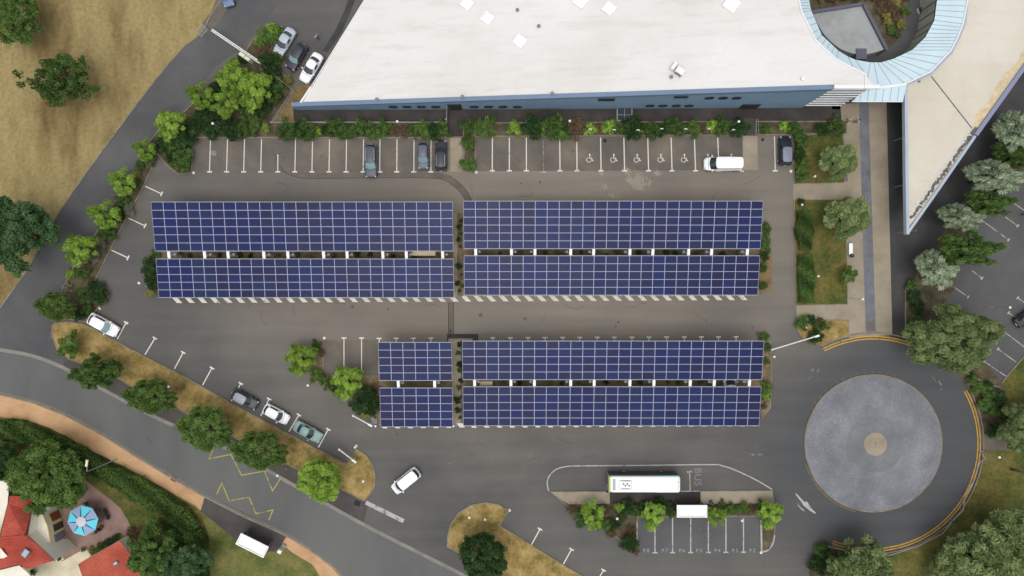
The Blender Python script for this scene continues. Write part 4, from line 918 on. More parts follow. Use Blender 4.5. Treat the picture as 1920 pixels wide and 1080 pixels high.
def carport(lab, xl, xr, ncol, rows, posts, seed):
    """rows: list of (y_north, y_south, h_north, h_south, nrow) in metres"""
    cx = (xl + xr) / 2; yn, ys = rows[0][0], rows[-1][1]; t = thing('solar_carport', lab, 'solar carport', (cx, (yn + ys) / 2, 0), 0, 'solar carports over the parking rows')
    L = t.location; rs = random.Random(seed); made = 0; big = MB()
    mats = PV + [MATS['panel_frame']]; meshes = {}
    total = sum(r[4] for r in rows) * ncol; indiv = total <= 110
    wobble = [rs.randrange(9) for _ in range(99)]
    for ri, (y0, y1, h0, h1, nr) in enumerate(rows):
        pw = (xr - xl) / ncol; sl = math.hypot(y0 - y1, h0 - h1) / nr; tilt = math.atan2(h0 - h1, y0 - y1)
        for c_ in range(ncol):
            for r_ in range(nr):
                # neighbouring modules tend to come from the same batch
                v = wobble[(c_ * 2 // 3 + ri * 31)] if rs.random() < .62 else rs.randrange(9)
                key = (v, ri)
                if key not in meshes:
                    q = MB(); hx, hy, f = pw / 2 - .006, sl / 2 - .006, .028
                    q.add([(-hx, -hy, 0), (hx, -hy, 0), (hx, hy, 0), (-hx, hy, 0), (-hx, -hy, .04), (hx, -hy, .04), (hx, hy, .04), (-hx, hy, .04),
                           (-hx + f, -hy + f, .04), (hx - f, -hy + f, .04), (hx - f, hy - f, .04), (-hx + f, hy - f, .04)],
                          [(3, 2, 1, 0), (0, 1, 5, 4), (1, 2, 6, 5), (2, 3, 7, 6), (3, 0, 4, 7), (4, 5, 9, 8), (5, 6, 10, 9), (6, 7, 11, 10), (7, 4, 8, 11)], 9)
                    q.add([(-hx + f, -hy + f, .036), (hx - f, -hy + f, .036), (hx - f, hy - f, .036), (-hx + f, hy - f, .036)], [(0, 1, 2, 3)], v)
                    meshes[key] = (q, None)
                q = meshes[key][0]
                px_, t_ = xl + pw * (c_ + .5), (r_ + .5) / nr
                loc = Vector((px_, y0 + (y1 - y0) * t_, h0 + (h1 - h0) * t_)) - L
                M = Matrix.Translation(loc) @ Matrix.Rotation(tilt, 4, 'X')
                if indiv or made < 100:
                    if meshes[key][1] is None:
                        o = q.build('solar_panel', mats, t); meshes[key] = (q, o.data)
                    else:
                        o = bpy.data.objects.new('solar_panel', meshes[key][1]); C.objects.link(o); o.parent = t
                    o.matrix_local = M; made += 1
                else:
                    big.v += [tuple(M @ Vector(p)) for p in q.v]; o_ = len(big.v) - len(q.v)
                    big.f += [tuple(o_ + i for i in f_) for f_ in q.f]; big.m += q.m
    if big.v:
        o = big.build('solar_panels', mats, t); o['kind'] = 'stuff'
        me = o.data   # cell pattern uses object space; fine for flat fields
    # purlins
    m = MB()
    for (y0, y1, h0, h1, nr) in rows:
        for k in range(nr + 1):
            t_ = min(.985, max(.015, k / nr)); y, z = y0 + (y1 - y0) * t_, h0 + (h1 - h0) * t_ - .09
            m.box((cx, y, z), (xr - xl - .1, .07, .1))
        m.box((cx, y1 - .035, h1 - .03), (xr - xl, .05, .12)); m.box((cx, y0 + .035, h0 - .03), (xr - xl, .05, .12))
        ang = math.atan2(h0 - h1, y0 - y1)
    m.build('purlins', 'galvanised', t, True)
    ym = (rows[0][1] + rows[1][0]) / 2; hm = (rows[0][3] + rows[1][2]) / 2
    for px in posts:
        X = (px - 960) * (1 - 3.55 / H) / PPM
        MB().tube([(X, ym, 0), (X, ym, hm - .3)], [.20, .16], 10).build('post', 'white_metal', t, True)
        m = MB(); a = Vector((X, rows[0][0] - .8, rows[0][2] - .42)); b_ = Vector((X, rows[1][1] + .6, rows[1][3] - .42)); mid = Vector((X, ym, hm - .16))
        for s_, e_ in ((a, mid), (mid, b_)):
            q = []
            for p, hh in ((s_, .12), (e_, .16)):
                ww = .15 if (p - mid).length > .1 else .19
                q += [(p.x - ww, p.y, p.z - hh), (p.x + ww, p.y, p.z - hh), (p.x + ww, p.y, p.z + hh), (p.x - ww, p.y, p.z + hh)]
            m.add(q, [(0, 1, 2, 3), (7, 6, 5, 4), (0, 4, 5, 1), (1, 5, 6, 2), (2, 6, 7, 3), (3, 7, 4, 0)])
        m.build('beam', 'white_metal', t, True)
        s = 1 if px < 960 else -1
        MB().tube([(X + s * .5, ym + .1, hm - .8), (X + s * .5, ym + .1, .1)], .06, 6).lathe((X + s * .5, ym + .12, hm - .78), [(.18, 0), (.2, .1), (.05, .14)], 8).build('downpipe', 'galvanised', t, True)
    return t
W_ = lambda px: (px - 960) * (1 - 3.6 / H) / PPM
NWp = [317, 384, 428, 495, 540, 607, 651, 718, 762, 830]; NEp = [892, 959, 1003, 1070, 1113, 1181, 1224, 1291, 1334, 1401]
SEp = [890, 958, 1002, 1070, 1114, 1181, 1226, 1294, 1339, 1405]
carport('long double row solar carport, upper left of the four', -50.3, -8.27, 25, [(11.98, 5.22, 4.9, 3.77, 6), (4.10, -1.35, 3.6, 2.74, 5)], NWp, 1)
carport('long double row solar carport, upper right of the four', -6.78, 35.0, 25, [(12.10, 5.55, 4.9, 3.77, 6), (4.55, -1.0, 3.6, 2.74, 5)], NEp, 2)
carport('short six column solar carport, lower left of the four', -18.7, -8.42, 6, [(-7.6, -13.02, 4.6, 3.77, 5), (-14.12, -19.75, 3.6, 2.75, 5)], [747, 815], 3)
carport('long double row solar carport, lower right of the four', -6.95, 35.2, 25, [(-7.42, -12.9, 4.6, 3.77, 5), (-13.95, -19.6, 3.6, 2.75, 5)], SEp, 4)
# beige cabinets in the gaps
mat('beige_box', lin(222, 206, 172), .6)
for lab, x, y, sx, sy in (('long beige technical cabinet between the upper left panel rows', 797.5, 476, 3.4, .75), ('short beige technical cabinet between the lower right panel rows', 912.5, 715.5, 1.85, .6)):
    t = thing('technical_cabinet', lab, 'cabinet', tuple(P(x, y)), 0, 'beige cabinets under the solar carports')
    MB().box((0, 0, 1.0), (sx - .1, sy - .1, 2.0)).build('case', 'beige_box', t); MB().bbox((0, 0, 2.05), (sx, sy, .1), 0, .03).build('lid', 'beige_box', t)
    for k in range(3): MB().box((-sx / 2 + sx * (k + .5) / 3, -sy / 2 + .03, 1.0), (sx / 3 - .12, .03, 1.8)).build('door', 'beige_box', t)

# ------------------------------------------------------------------ vehicles
mat('car_glass', (.03, .045, .05, 1), .08, spec=.9); mat('car_glass_pale', lin(128, 160, 160), .12, spec=.8); mat('tyre', (.012, .012, .012, 1), .8); mat('rim', (.5, .5, .52, 1), .3, metal=.6)
mat('headlight', lin(176, 180, 184, 1.0), .3); mat('taillight', (.35, .01, .01, 1), .3); mat('black_trim', (.015, .015, .017, 1), .45)
mat('plate', lin(225, 225, 220, 1), .5)
def paint(nm, rgb, metal=.0): return mat('paint_' + nm, lin(*rgb, 1.0), .42, metal=0, coat=.2, spec=.35)
paint('white_car', (250, 250, 252)); paint('silver', (176, 184, 194), .15); paint('black_car', (50, 52, 62)); paint('slate_blue', (78, 82, 93), .1); paint('slate_violet', (94, 96, 112), .1)
paint('charcoal', (58, 60, 68)); paint('teal', (128, 156, 152), .1); paint('midnight', (28, 34, 46)); paint('roof_grey', (122, 128, 142)); paint('grey_roof_dark', (150, 154, 162)); paint('blue_car', (96, 116, 150))

def loft(m, stations, prof, mi=0):
    """stations: (x, halfwidth, ztop, zbot); prof: list of (yfrac, zfrac) from bottom outer to top centre"""
    full = prof + [(-y, z) for y, z in prof[::-1] if y > 1e-6]
    n = len(full); vs = []
    for x, wv, zt, zb in stations: vs += [(x, wv * y, zb + (zt - zb) * z) for y, z in full]
    fs = []
    for i in range(len(stations) - 1):
        for k in range(n - 1): a = i * n + k; fs.append((a, a + 1, a + n + 1, a + n))
        fs.append((i * n + n - 1, i * n, (i + 1) * n, (i + 1) * n + n - 1))
    fs += [tuple(range(n)), tuple(range((len(stations) - 1) * n, len(stations) * n))[::-1]]
    return m.add(vs, fs, mi)
def fixn(o):
    bm = bmesh.new(); bm.from_mesh(o.data); bmesh.ops.recalc_face_normals(bm, faces=bm.faces); bm.to_mesh(o.data); bm.free()
def add_subsurf(o, lv=1):
    s = o.modifiers.new('s', 'SUBSURF'); s.levels = lv; s.render_levels = lv
def car(kind, body, x, y, ang, lab, L=4.4, Wd=1.78, roofc=None, glass='car_glass', rails=False, hc=.7, name='parked_car', cat='car', group='cars parked around the lot'):
    """ang: degrees, direction of the nose in the photo (0 = right, 90 = up)"""
    t = thing(name, lab, cat, tuple(P(x, y, hc)[:2]) + (.02,), R(ang), group)
    hw = Wd / 2; F, B = L / 2, -L / 2; roofc = roofc or body
    if kind == 'sedan':   cab = (.22 * L, .04 * L, -.20 * L, -.34 * L, 1.43); hood, deck = .84, .96
    elif kind == 'hatch': cab = (.25 * L, .08 * L, -.33 * L, -.45 * L, 1.50); hood, deck = .88, 1.0
    elif kind == 'wagon': cab = (.24 * L, .07 * L, -.40 * L, -.47 * L, 1.50); hood, deck = .86, 1.0
    elif kind == 'suv':   cab = (.24 * L, .09 * L, -.40 * L, -.47 * L, 1.68); hood, deck = 1.0, 1.1
    elif kind == 'mpv':   cab = (.33 * L, .20 * L, -.42 * L, -.475 * L, 1.82); hood, deck = .98, 1.05
    elif kind == 'van':   cab = (.36 * L, .22 * L, -.475 * L, -.495 * L, 1.98); hood, deck = 1.05, 1.1
    x1, x2, x3, x4, zr = cab; belt = .93 if kind in ('sedan', 'hatch', 'wagon') else 1.06
    st = [(F, hw * .60, hood * .66, .30), (F - .05, hw * .78, hood * .78, .25), (F - .28, hw * .91, hood * .9, .22), (F - .75, hw * .97, hood, .22), (x1, hw, belt + .01, .22), (x2, hw, belt + .03, .22),
          (0, hw, belt + .03, .22), (x3, hw, belt + .04, .22), (x4, hw * .985, deck + .0, .22), (B + .32, hw * .94, deck - .02, .24), (B + .07, hw * .86, deck - .12, .28), (B, hw * .72, deck - .28, .34)]
    st = sorted({round(s[0], 3): s for s in st}.values(), key=lambda s: -s[0])
    m = MB(); loft(m, st, [(.90, 0), (1.0, .18), (1.0, .55), (.985, .80), (.90, .94), (.55, 1.0), (0, 1.02)])
    bo = m.build('body', body, t, smooth=True); fixn(bo); add_subsurf(bo, 1)
    # cabin shell
    bw, rw = hw * .90, hw * .74 if kind not in ('van', 'mpv') else hw * .82
    cf = .10   # bulge of windscreen
    def cabin(inset_=0, z0=belt - .03):
        base = [(x1 + cf, 0), (x1, bw * .55), (x1 - .14, bw * .93), (x2 - .1, bw), (0, bw), (x3 + .1, bw * .97), (x4 + .1, bw * .85), (x4 - .04, bw * .45), (x4 - .06, 0)]
        top = [(x2 + cf * .6, 0), (x2 + .02, rw * .6), (x2 - .08, rw * .92), (x2 - .35, rw), ((x2 + x3) / 2, rw * 1.01), (x3 + .35, rw * .97), (x3 + .08, rw * .86), (x3 - .02, rw * .5), (x3 - .03, 0)]
        return base, top
    base, top = cabin(); n = len(base)
    fullb = base + [(a, -b_) for a, b_ in base[-2:0:-1]]; fullt = top + [(a, -b_) for a, b_ in top[-2:0:-1]]; N = len(fullb)
    zc = lambda a, b_: zr - .05 * (b_ / rw) ** 2 - .03 * ((a - (x2 + x3) / 2) / (x2 - x3) * 2) ** 2
    # roof panel (crowned fan)
    mid = [(a * .86 + (x2 + x3) / 2 * .14, b_ * .82) for a, b_ in fullt]
    m = MB(); vs = [(a, b_, zc(a, b_) - .03) for a, b_ in fullt] + [(a, b_, zc(a, b_) + .012) for a, b_ in mid] + [((x2 + x3) / 2, 0, zr + .02)]
    fs = [(i, (i + 1) % N, N + (i + 1) % N, N + i) for i in range(N)] + [(N + i, N + (i + 1) % N, 2 * N) for i in range(N)]
    m.add(vs, fs); fixn(m.build('roof', roofc, t, smooth=True))
    # pillars / glass band
    def band(idx, name, mt, shrink=0.0, lo=0.0, hi=1.0, push=.0, par=t):
        mm = MB(); vs = []
        for k in idx:
            (a, b_), (c_, d_) = fullb[k % N], fullt[k % N]; p0 = Vector((a, b_, belt - .02)); p1 = Vector((c_, d_, zc(c_, d_) - .03))
            nn = Vector((a, b_, 0)).normalized() * push
            vs += [p0.lerp(p1, lo) + nn, p0.lerp(p1, hi) + nn]
        mm.add(vs, [(2 * i, 2 * i + 2, 2 * i + 3, 2 * i + 1) for i in range(len(idx) - 1)])
        return mm.build(name, mt, par, smooth=False)
    band(list(range(0, N + 1)), 'pillars', body if kind != 'van' else body)
    band([N - 2, N - 1, 0, 1, 2], 'windscreen', glass, lo=.06, hi=.95, push=.012)
    rear_idx = [n - 3, n - 2, n - 1, n, n + 1]
    band(rear_idx, 'rear_window', 'car_glass', lo=.12 if kind != 'van' else .3, hi=.92, push=.012)
    if kind != 'van':
        for sg in (1, -1):
            a_ = [3, 4, 5] if sg == 1 else [N - 5, N - 4, N - 3]
            so = band(a_, 'side_window', 'car_glass', lo=.10, hi=.88, push=.012)
            (a, b_), (c_, d_) = fullb[a_[1]], fullt[a_[1]]; pm = (Vector((a, b_, belt)) + Vector((c_, d_, zr))) / 2
            MB().box((pm.x, pm.y + .02 * sg, pm.z), (.08, .03, zr - belt)).build('window_post', 'black_trim', so)
    else:
        for sg in (1, -1): band([2, 3] if sg == 1 else [N - 3, N - 2], 'side_window', 'car_glass', lo=.10, hi=.85, push=.012)
    if rails:
        for sg in (1, -1): MB().tube([(x2 - .3, sg * rw * .93, zr - .01), (x2 - .5, sg * rw * .95, zr + .05), (x3 + .4, sg * rw * .92, zr + .05), (x3 + .2, sg * rw * .9, zr - .02)], .028, 6).build('roof_rail', 'rim', t)
    wr_ = .32 if kind not in ('suv', 'van') else .35
    for fx_ in (F - .80, B + .78):
        for sg in (1, -1):
            MB().tube([(fx_, sg * (hw - .21), wr_), (fx_, sg * (hw + .012), wr_)], wr_, 16).build('tyre', 'tyre', t)
            w_ = [o for o in t.children][-1]
            MB().tube([(fx_, sg * (hw + .0), wr_), (fx_, sg * (hw + .03), wr_)], wr_ * .62, 12).build('rim', 'rim', w_)
    for sg in (1, -1):
        MB().bbox((F - .19, sg * hw * .70, hood * .80), (.18, .28, .12), R(-28 * sg), .04).build('headlight', 'headlight', t)
        MB().box((B + .10, sg * hw * .74, deck * .80), (.10, .16, .16), R(18 * sg)).build('taillight', 'taillight', t)
        mo = MB(); mo.box((x1 - .32, sg * (hw + .09), belt + .04), (.14, .2, .13)); mo.build('wing_mirror', body if body != 'paint_white_car' else body, t)
    MB().box((F - .015, 0, .42), (.06, hw * .9, .14)).build('grille', 'black_trim', t)
    MB().box((B + .0, 0, .62), (.04, .5, .11)).build('number_plate', 'plate', t)
    # shut lines on bonnet
    MB().tube([(x1 + .14, -hw * .8, hood + .055), (x1 + .22, 0, hood + .085), (x1 + .14, hw * .8, hood + .055)], .018, 4).build('wiper_cowl', 'black_trim', t)
    return t
car('sedan', 'paint_silver', 533, 79, 239, 'silver saloon car beside the bushes at the hall corner', 4.55, 1.74, glass='car_glass')
car('hatch', 'paint_black_car', 556, 106, 239, 'black hatchback between the silver and the white car', 4.15, 1.76, roofc='paint_charcoal', glass='car_glass_pale')
car('sedan', 'paint_white_car', 583.5, 127, 239, 'white saloon car closest to the hall roof edge', 4.7, 1.8)
car('wagon', 'paint_slate_blue', 695.5, 302, 270, 'grey estate car with pale roof rails parked beyond the bay ends', 4.85, 1.82, rails=True, glass='car_glass_pale')
car('hatch', 'paint_slate_violet', 793.5, 291.5, 270, 'small lilac grey hatchback parked left of the black car', 4.0, 1.68, glass='car_glass_pale')
car('wagon', 'paint_black_car', 827, 291.5, 90, 'black estate car with pale roof rails beside the paved crossing', 4.5, 1.78, rails=True, roofc='paint_charcoal')
car('van', 'paint_white_car', 1355, 307.5, 180, 'white van parked sideways across the disabled bays', 5.5, 2.0, name='parked_van', cat='van', glass='car_glass')
car('suv', 'paint_midnight', 1472, 283, 90, 'black car with grey roof at the right end of the top row', 4.3, 1.84, roofc='paint_roof_grey')
car('hatch', 'paint_white_car', 193.5, 609.5, -29, 'white car parked alone at the left tip of the grass verge', 4.75, 1.86, glass='car_glass_pale')
car('hatch', 'paint_charcoal', 458.5, 749, -29, 'dark grey hatchback first in the verge row of three', 4.2, 1.74, roofc='paint_grey_roof_dark')
car('hatch', 'paint_white_car', 518, 776.5, -29, 'white hatchback in the middle of the verge row of three', 4.05, 1.7)
car('sedan', 'paint_teal', 577, 809.5, -29, 'pale teal saloon car last in the verge row of three', 4.45, 1.76)
car('mpv', 'paint_white_car', 761, 901.5, 219, 'white people carrier driving toward the public road', 4.6, 1.84, name='moving_car', group='cars on the move')
car('sedan', 'paint_white_car', 1366, 722.5, 90, 'white car peeping out between the lower right panel rows', 4.3, 1.78, hc=0)
bpy.data.objects[-1] if False else None
car('hatch', 'paint_blue_car', 423, -14, 285, 'pale blue car cut off by the photo top beside the gate', 4.2, 1.75, glass='car_glass_pale')
car('hatch', 'paint_black_car', 1928, 593, 35, 'black car cut off by the right photo edge in the east lot', 4.2, 1.75)
# ---- bus
mat('bus_white', lin(252, 252, 252, 1.0), .35); mat('bus_navy', lin(42, 50, 74), .25, coat=.5); mat('bus_teal', lin(64, 186, 172), .35); mat('bus_lime', lin(172, 204, 96), .35); mat('bus_grey', lin(170, 174, 176), .4)
bc = P(1210, 908.5, 2.9); BL, BW, BH = 10.15, 2.36, 2.95
bus = thing('city_bus', 'white roofed single deck bus with lime front standing in the bus bay', 'bus', (bc.x, bc.y, .02), R(180))
F = BL / 2
m = MB()
def rrect(hx, hy, r, z, k=4):
    out = []
    for cx_, cy_, a0 in ((hx - r, hy - r, 0), (-hx + r, hy - r, 90), (-hx + r, -hy + r, 180), (hx - r, -hy + r, 270)):
        for i in range(k + 1): a = R(a0 + 90 * i / k); out.append((cx_ + r * math.cos(a), cy_ + r * math.sin(a), z))
    return out
rings = [rrect(F, BW / 2, .25, .28), rrect(F + .02, BW / 2, .25, .9)]
vs = [p for r_ in rings for p in r_]; N = len(rings[0]); m.add(vs, [(i, (i + 1) % N, N + (i + 1) % N, N + i) for i in range(N)])
m.build('body', 'bus_navy', bus)
m = MB(); rings = [rrect(F + .02, BW / 2 - .01, .25, .9), rrect(F - .05, BW / 2 - .03, .3, 2.55)]
vs = [p for r_ in rings for p in r_]; m.add(vs, [(i, (i + 1) % N, N + (i + 1) % N, N + i) for i in range(N)]); m.build('window_band', 'car_glass', bus)
m = MB(); rings = [rrect(F - .05, BW / 2 - .02, .3, 2.5), rrect(F - .10, BW / 2 - .04, .3, 2.78), rrect(F - .20, BW / 2 - .16, .3, 2.93), rrect(F - .5, BW / 2 - .5, .3, 2.97)]
vs = [p for r_ in rings for p in r_]; m.add(vs, [(l * N + i, l * N + (i + 1) % N, (l + 1) * N + (i + 1) % N, (l + 1) * N + i) for l in range(3) for i in range(N)] + [tuple(range(3 * N, 4 * N))]); rf = m.build('roof', 'bus_white', bus)
# lime nose band, windscreen, teal tail stripe
m = MB(); m.bbox((F - .06, 0, 2.62), (.34, BW - .1, .34), 0, .1); m.build('destination_panel', 'bus_lime', bus)
m = MB(); m.add([(F + .06, -BW / 2 + .12, .95), (F + .06, BW / 2 - .12, .95), (F - .0, BW / 2 - .14, 2.42), (F - .0, -BW / 2 + .14, 2.42)], [(0, 1, 2, 3)]); m.build('windscreen', 'car_glass_pale', bus)
m = MB(); m.box((F - .62, 0, 2.975), (.42, BW - .75, .02)); m.build('front_hatch', 'bus_grey', bus)
for sg in (-1, 1):
    MB().box((F + .02, sg * (BW / 2 - .05), 1.7), (.1, .12, 1.7)).build('corner_pillar', 'bus_lime', bus)
    MB().box((-F + 1.9, sg * (BW / 2 + .0), 2.62), (3.1, .06, .2)).build('tail_stripe', 'bus_teal', bus)
    for k in range(5): MB().box((-F + 1.3 + k * 1.6, sg * (BW / 2 + .0), 1.75), (.07, .06, 1.6)).build('window_post', 'bus_navy', bus)
    for fx_ in (F - 2.4, -F + 2.3):
        w_ = MB().tube([(fx_, sg * (BW / 2 - .3), .48), (fx_, sg * (BW / 2 + .03), .48)], .48, 18).build('tyre', 'tyre', bus); MB().tube([(fx_, sg * (BW / 2), .48), (fx_, sg * (BW / 2 + .06), .48)], .28, 12).build('rim', 'rim', w_)
    MB().box((F + .22, sg * (BW / 2 + .08), 2.2), (.3, .12, .4)).build('wing_mirror', 'black_trim', bus)
    MB().box((F + .02, sg * .85, .6), (.08, .34, .2)).build('headlight', 'headlight', bus); MB().box((-F, sg * .95, 1.2), (.06, .2, .5)).build('taillight', 'taillight', bus)
ac = MB().bbox((F - 2.25, 0, 3.0), (1.75, 1.35, .09), 0, .03).build('roof_unit', 'bus_white', bus)
m = MB(); o_ = .006
for (x0, y0, x1, y1) in ((-.84, -.62, .84, -.62), (-.84, .62, .84, .62), (-.84, -.62, -.84, .62), (.84, -.62, .84, .62)): m.stroke([(F - 2.25 + x0, y0), (F - 2.25 + x1, y1)], .05, 3.052)
for yy in (-.5, -.56, .5, .56): m.stroke([(F - 2.25 - .6, yy), (F - 2.25 + .6, yy)], .05, 3.053)
m.build('unit_seams', 'grey_metal', ac)
for k, (dx, dy) in enumerate(((.32, -.12), (.04, .12), (-.24, -.12), (-.52, .12))):
    MB().lathe((F - 2.25 + dx, dy, 3.045), [(.14, 0), (.14, .05), (.09, .05), (.01, .02)], 12).build('fan', 'grey_metal', ac)
MB().box((-F + .5, -.35, 2.985), (.25, .06, .03)).build('roof_badge', 'grey_metal', bus)
MB().box((-F + .35, 0, 2.978), (.05, BW - .5, .02)).build('rear_seam', 'bus_grey', bus)

# ------------------------------------------------------------------ street furniture
mat('lamp_white', lin(226, 226, 220, 1.0), .4); mat('lamp_pole', lin(160, 162, 160), .5)
def lamp(bx, by, lab, h=3.7, proto=[]):
    loc = tuple(P(bx, by))
    if not proto:
        t = thing('park_lamp', lab, 'lamp post', loc, 0, 'low globe headed park lamps')
        MB().tube([(0, 0, 0), (0, 0, .5), (0, 0, h - .25)], [.07, .05, .035], 8).build('pole', 'lamp_pole', t)
        hd = MB().lathe((0, 0, h - .25), [(.08, 0), (.16, .08), (.19, .17), (.15, .26), (.02, .31)], 14).build('lamp_head', 'lamp_white', t)
        MB().lathe((0, 0, 0), [(.14, 0), (.14, .06), (.07, .1)], 10).build('base_plate', 'lamp_pole', t)
        proto.append(t); return t
    return dup(proto[0], loc, 0, lab, 'low globe headed park lamps')
for bx, by, lab in ((419, 242.5, 'park lamp in the dark shrubs below the lime trees, upper left'), (752.5, 239, 'park lamp in the shrub bed above the black car, left of the crossing'), (1064.5, 238, 'park lamp in the shrub bed left of the disabled bays'),
        (1370, 239, 'park lamp in the shrub bed above the white van'), (286, 531, 'park lamp at the left end of the upper left carport'), (339, 718.5, 'park lamp on the dry verge between two round trees'), (591, 716, 'park lamp on the lower left point of the triangular bed'),
        (536, 879, 'park lamp on the pavement between verge trees'), (691, 889.5, 'park lamp on the rounded east tip of the dry verge'), (1150, 957, 'park lamp beside the small round lime bush on the bus island'), (1376, 960.5, 'park lamp between the trees right of the white bus shelter'),
        (883, 955, 'park lamp on the teardrop grass island'), (1594, 560, 'park lamp on the entrance walk below the bench'), (1841, 846, 'park lamp on the grass right of the roundabout'), (1860, 575, 'park lamp by the big olive tree in the east lot')):
    lamp(bx, by, lab)
t = thing('street_lamp', 'tall bent street lamp leaning over the garden hedge by the sand path', 'street lamp', tuple(P(218, 861)))
v0 = Vector((0, 0, 0)); hp = P(164, 868, 6.8) - P(218, 861); tp_ = P(162.5, 882, 6.9) - P(218, 861)
MB().tube([(0, 0, 0), (0, 0, 1.0), (0, 0, 6.3), tuple(Vector((0, 0, 6.9)) * .6 + Vector((tp_.x, tp_.y, 6.9)) * .4 + Vector((0, 0, -.05))), (hp.x, hp.y - .3, 6.95)], [.1, .08, .06, .05, .04], 8).build('pole', 'lamp_pole', t)
MB().bbox((hp.x, hp.y, 6.98), (.32, .95, .18), R(-8), .06).build('lamp_head', mat('lamp_cream', lin(226, 214, 176, 1), .5), t)
# disabled bay sign plates
names = ['farthest left', 'second from the left', 'third from the left', 'fourth from the left', 'third from the right', 'second from the right', 'farthest right']
proto = None
for i, (x, y) in enumerate(((1106.5, 242.5), (1151.5, 243.5), (1196, 244), (1240.5, 241.5), (1285, 242), (1329, 242), (1374.5, 243.5))):
    lab = 'small white bay sign on a post among the shrubs, ' + names[i]
    # the plate is 2 m up
    k = P(x, y, 2.0); loc = (k.x, k.y, .1)
    if proto is None:
        proto = thing('bay_sign', lab, 'sign', loc, 0, 'white signs of the disabled bays')
        MB().tube([(0, 0, 0), (0, 0, 2.1)], .03, 8).build('post', 'lamp_pole', proto)
        MB().box((0, -.04, 1.85), (.42, .03, .5)).build('plate', 'lamp_white', proto); s_ = MB().box((0, -.06, 1.85), (.3, .012, .36)).build('symbol', mat('sign_blue', lin(40, 80, 160), .5), proto)
        MB().box((0, -.02, 2.12), (.44, .12, .03)).build('cap', 'lamp_white', proto)
    else: dup(proto, loc, 0, lab)
# bus shelters
def shelter(cx, cy, L_, W2, rz, lab, h=2.6):
    c_ = P(cx, cy, h); t = thing('bus_shelter', lab, 'bus shelter', (c_.x, c_.y, .1), rz, 'bus shelters with white roofs')
    MB().bbox((0, 0, h - .08), (L_, W2, .16), 0, .04).build('roof', 'bus_white', t)
    MB().box((0, -W2 / 2 + .22, h + .01), (L_ * .86, .07, .03)).build('roof_gutter', 'grey_metal', t)
    for s in (-1, 1):
        MB().box((s * L_ * .46, 0, h + .012), (.04, W2 * .8, .02)).build('roof_seam', 'grey_metal', t)
        for q in (-1, 1): MB().tube([(s * L_ * .45, q * W2 * .38, 0), (s * L_ * .45, q * W2 * .38, h - .15)], .05, 8).build('post', 'grey_metal', t)
        MB().box((s * L_ * .45, 0, 1.25), (.03, W2 * .7, 2.0)).build('side_glass', 'dark_glass', t)
    MB().box((0, -W2 * .38, 1.25), (L_ * .88, .03, 2.0)).build('back_glass', 'dark_glass', t)
    MB().box((0, -W2 * .2, .48), (L_ * .6, .35, .06)).build('seat', 'grey_metal', t)
shelter(1297.5, 958.5, 4.35, 1.78, 0, 'white roofed bus shelter on the bus island beside the lime tree')
shelter(473, 1022.5, 4.45, 1.78, R(-26.5), 'white roofed bus shelter on the lawn edge of the public road')
t = thing('litter_bin', 'round dark litter bin beside the bus island shelter', 'bin', tuple(P(1332, 940))); MB().lathe((0, 0, .1), [(.22, 0), (.26, .9), (.2, .95), (.02, .9)], 14).build('body', 'rattan', t); MB().lathe((0, 0, .1), [(.27, .86), (.27, .93), (.22, .93)], 14).build('rim', 'grey_metal', t)
t = thing('utility_box', 'small pale meter box with white lid at the end of the sand path', 'box', tuple(P(528, 1030)), R(-30)); MB().box((0, 0, .5), (.55, .5, 1.0)).build('case', 'lamp_white', t); MB().box((.1, .62, .25), (.6, .6, .1)).build('hatch', 'grey_metal', t)
m = MB(); m.box((0, 0, .0), (.9, .75, .05)); o = m.build('drain_grate', 'recess_shade_and_drain'); o.location = P(670, 943.5) + Vector((0, 0, .02)); o.rotation_euler = (0, 0, R(-25)); tag(o, 'dark square drain grate at the verge tip by the give way line', 'drain cover')
m = MB(); m.box((0, 0, 0), (.85, .85, .05)); o = m.build('drain_grate', mat('rust_plate', lin(124, 92, 70), .8)); o.location = P(326.5, 897) + Vector((0, 0, .02)); o.rotation_euler = (0, 0, R(-25)); tag(o, 'brown square cover set in the sand coloured footpath', 'drain cover')
for x, y, r_, mt_, lab in ((401, 287, .42, 'gutter', 'pale ringed manhole cover in the first top bays'), (1444, 500, .3, 'rust_plate', 'rusty manhole cover right of the upper right carport'), (1134, 264, .3, 'recess_shade_and_drain', 'dark drain cover at the kerb of the disabled bays'), (1159, 604, .12, 'recess_shade_and_drain', 'tiny dark drain in the middle aisle'), (845, 621, .14, 'recess_shade_and_drain', 'tiny dark drain at the trench end'), (1430, 262, .22, 'recess_shade_and_drain', 'dark drain cover right of the paved ramp')):
    m = MB().lathe((0, 0, 0), [(r_, 0), (r_, .012), (r_ * .72, .012), (r_ * .72, .004), (.01, .004)], 20); o = m.build('manhole_cover', mt_); o.location = P(x, y) + Vector((0, 0, .018)); tag(o, lab, 'manhole cover', 'covers in the asphalt')
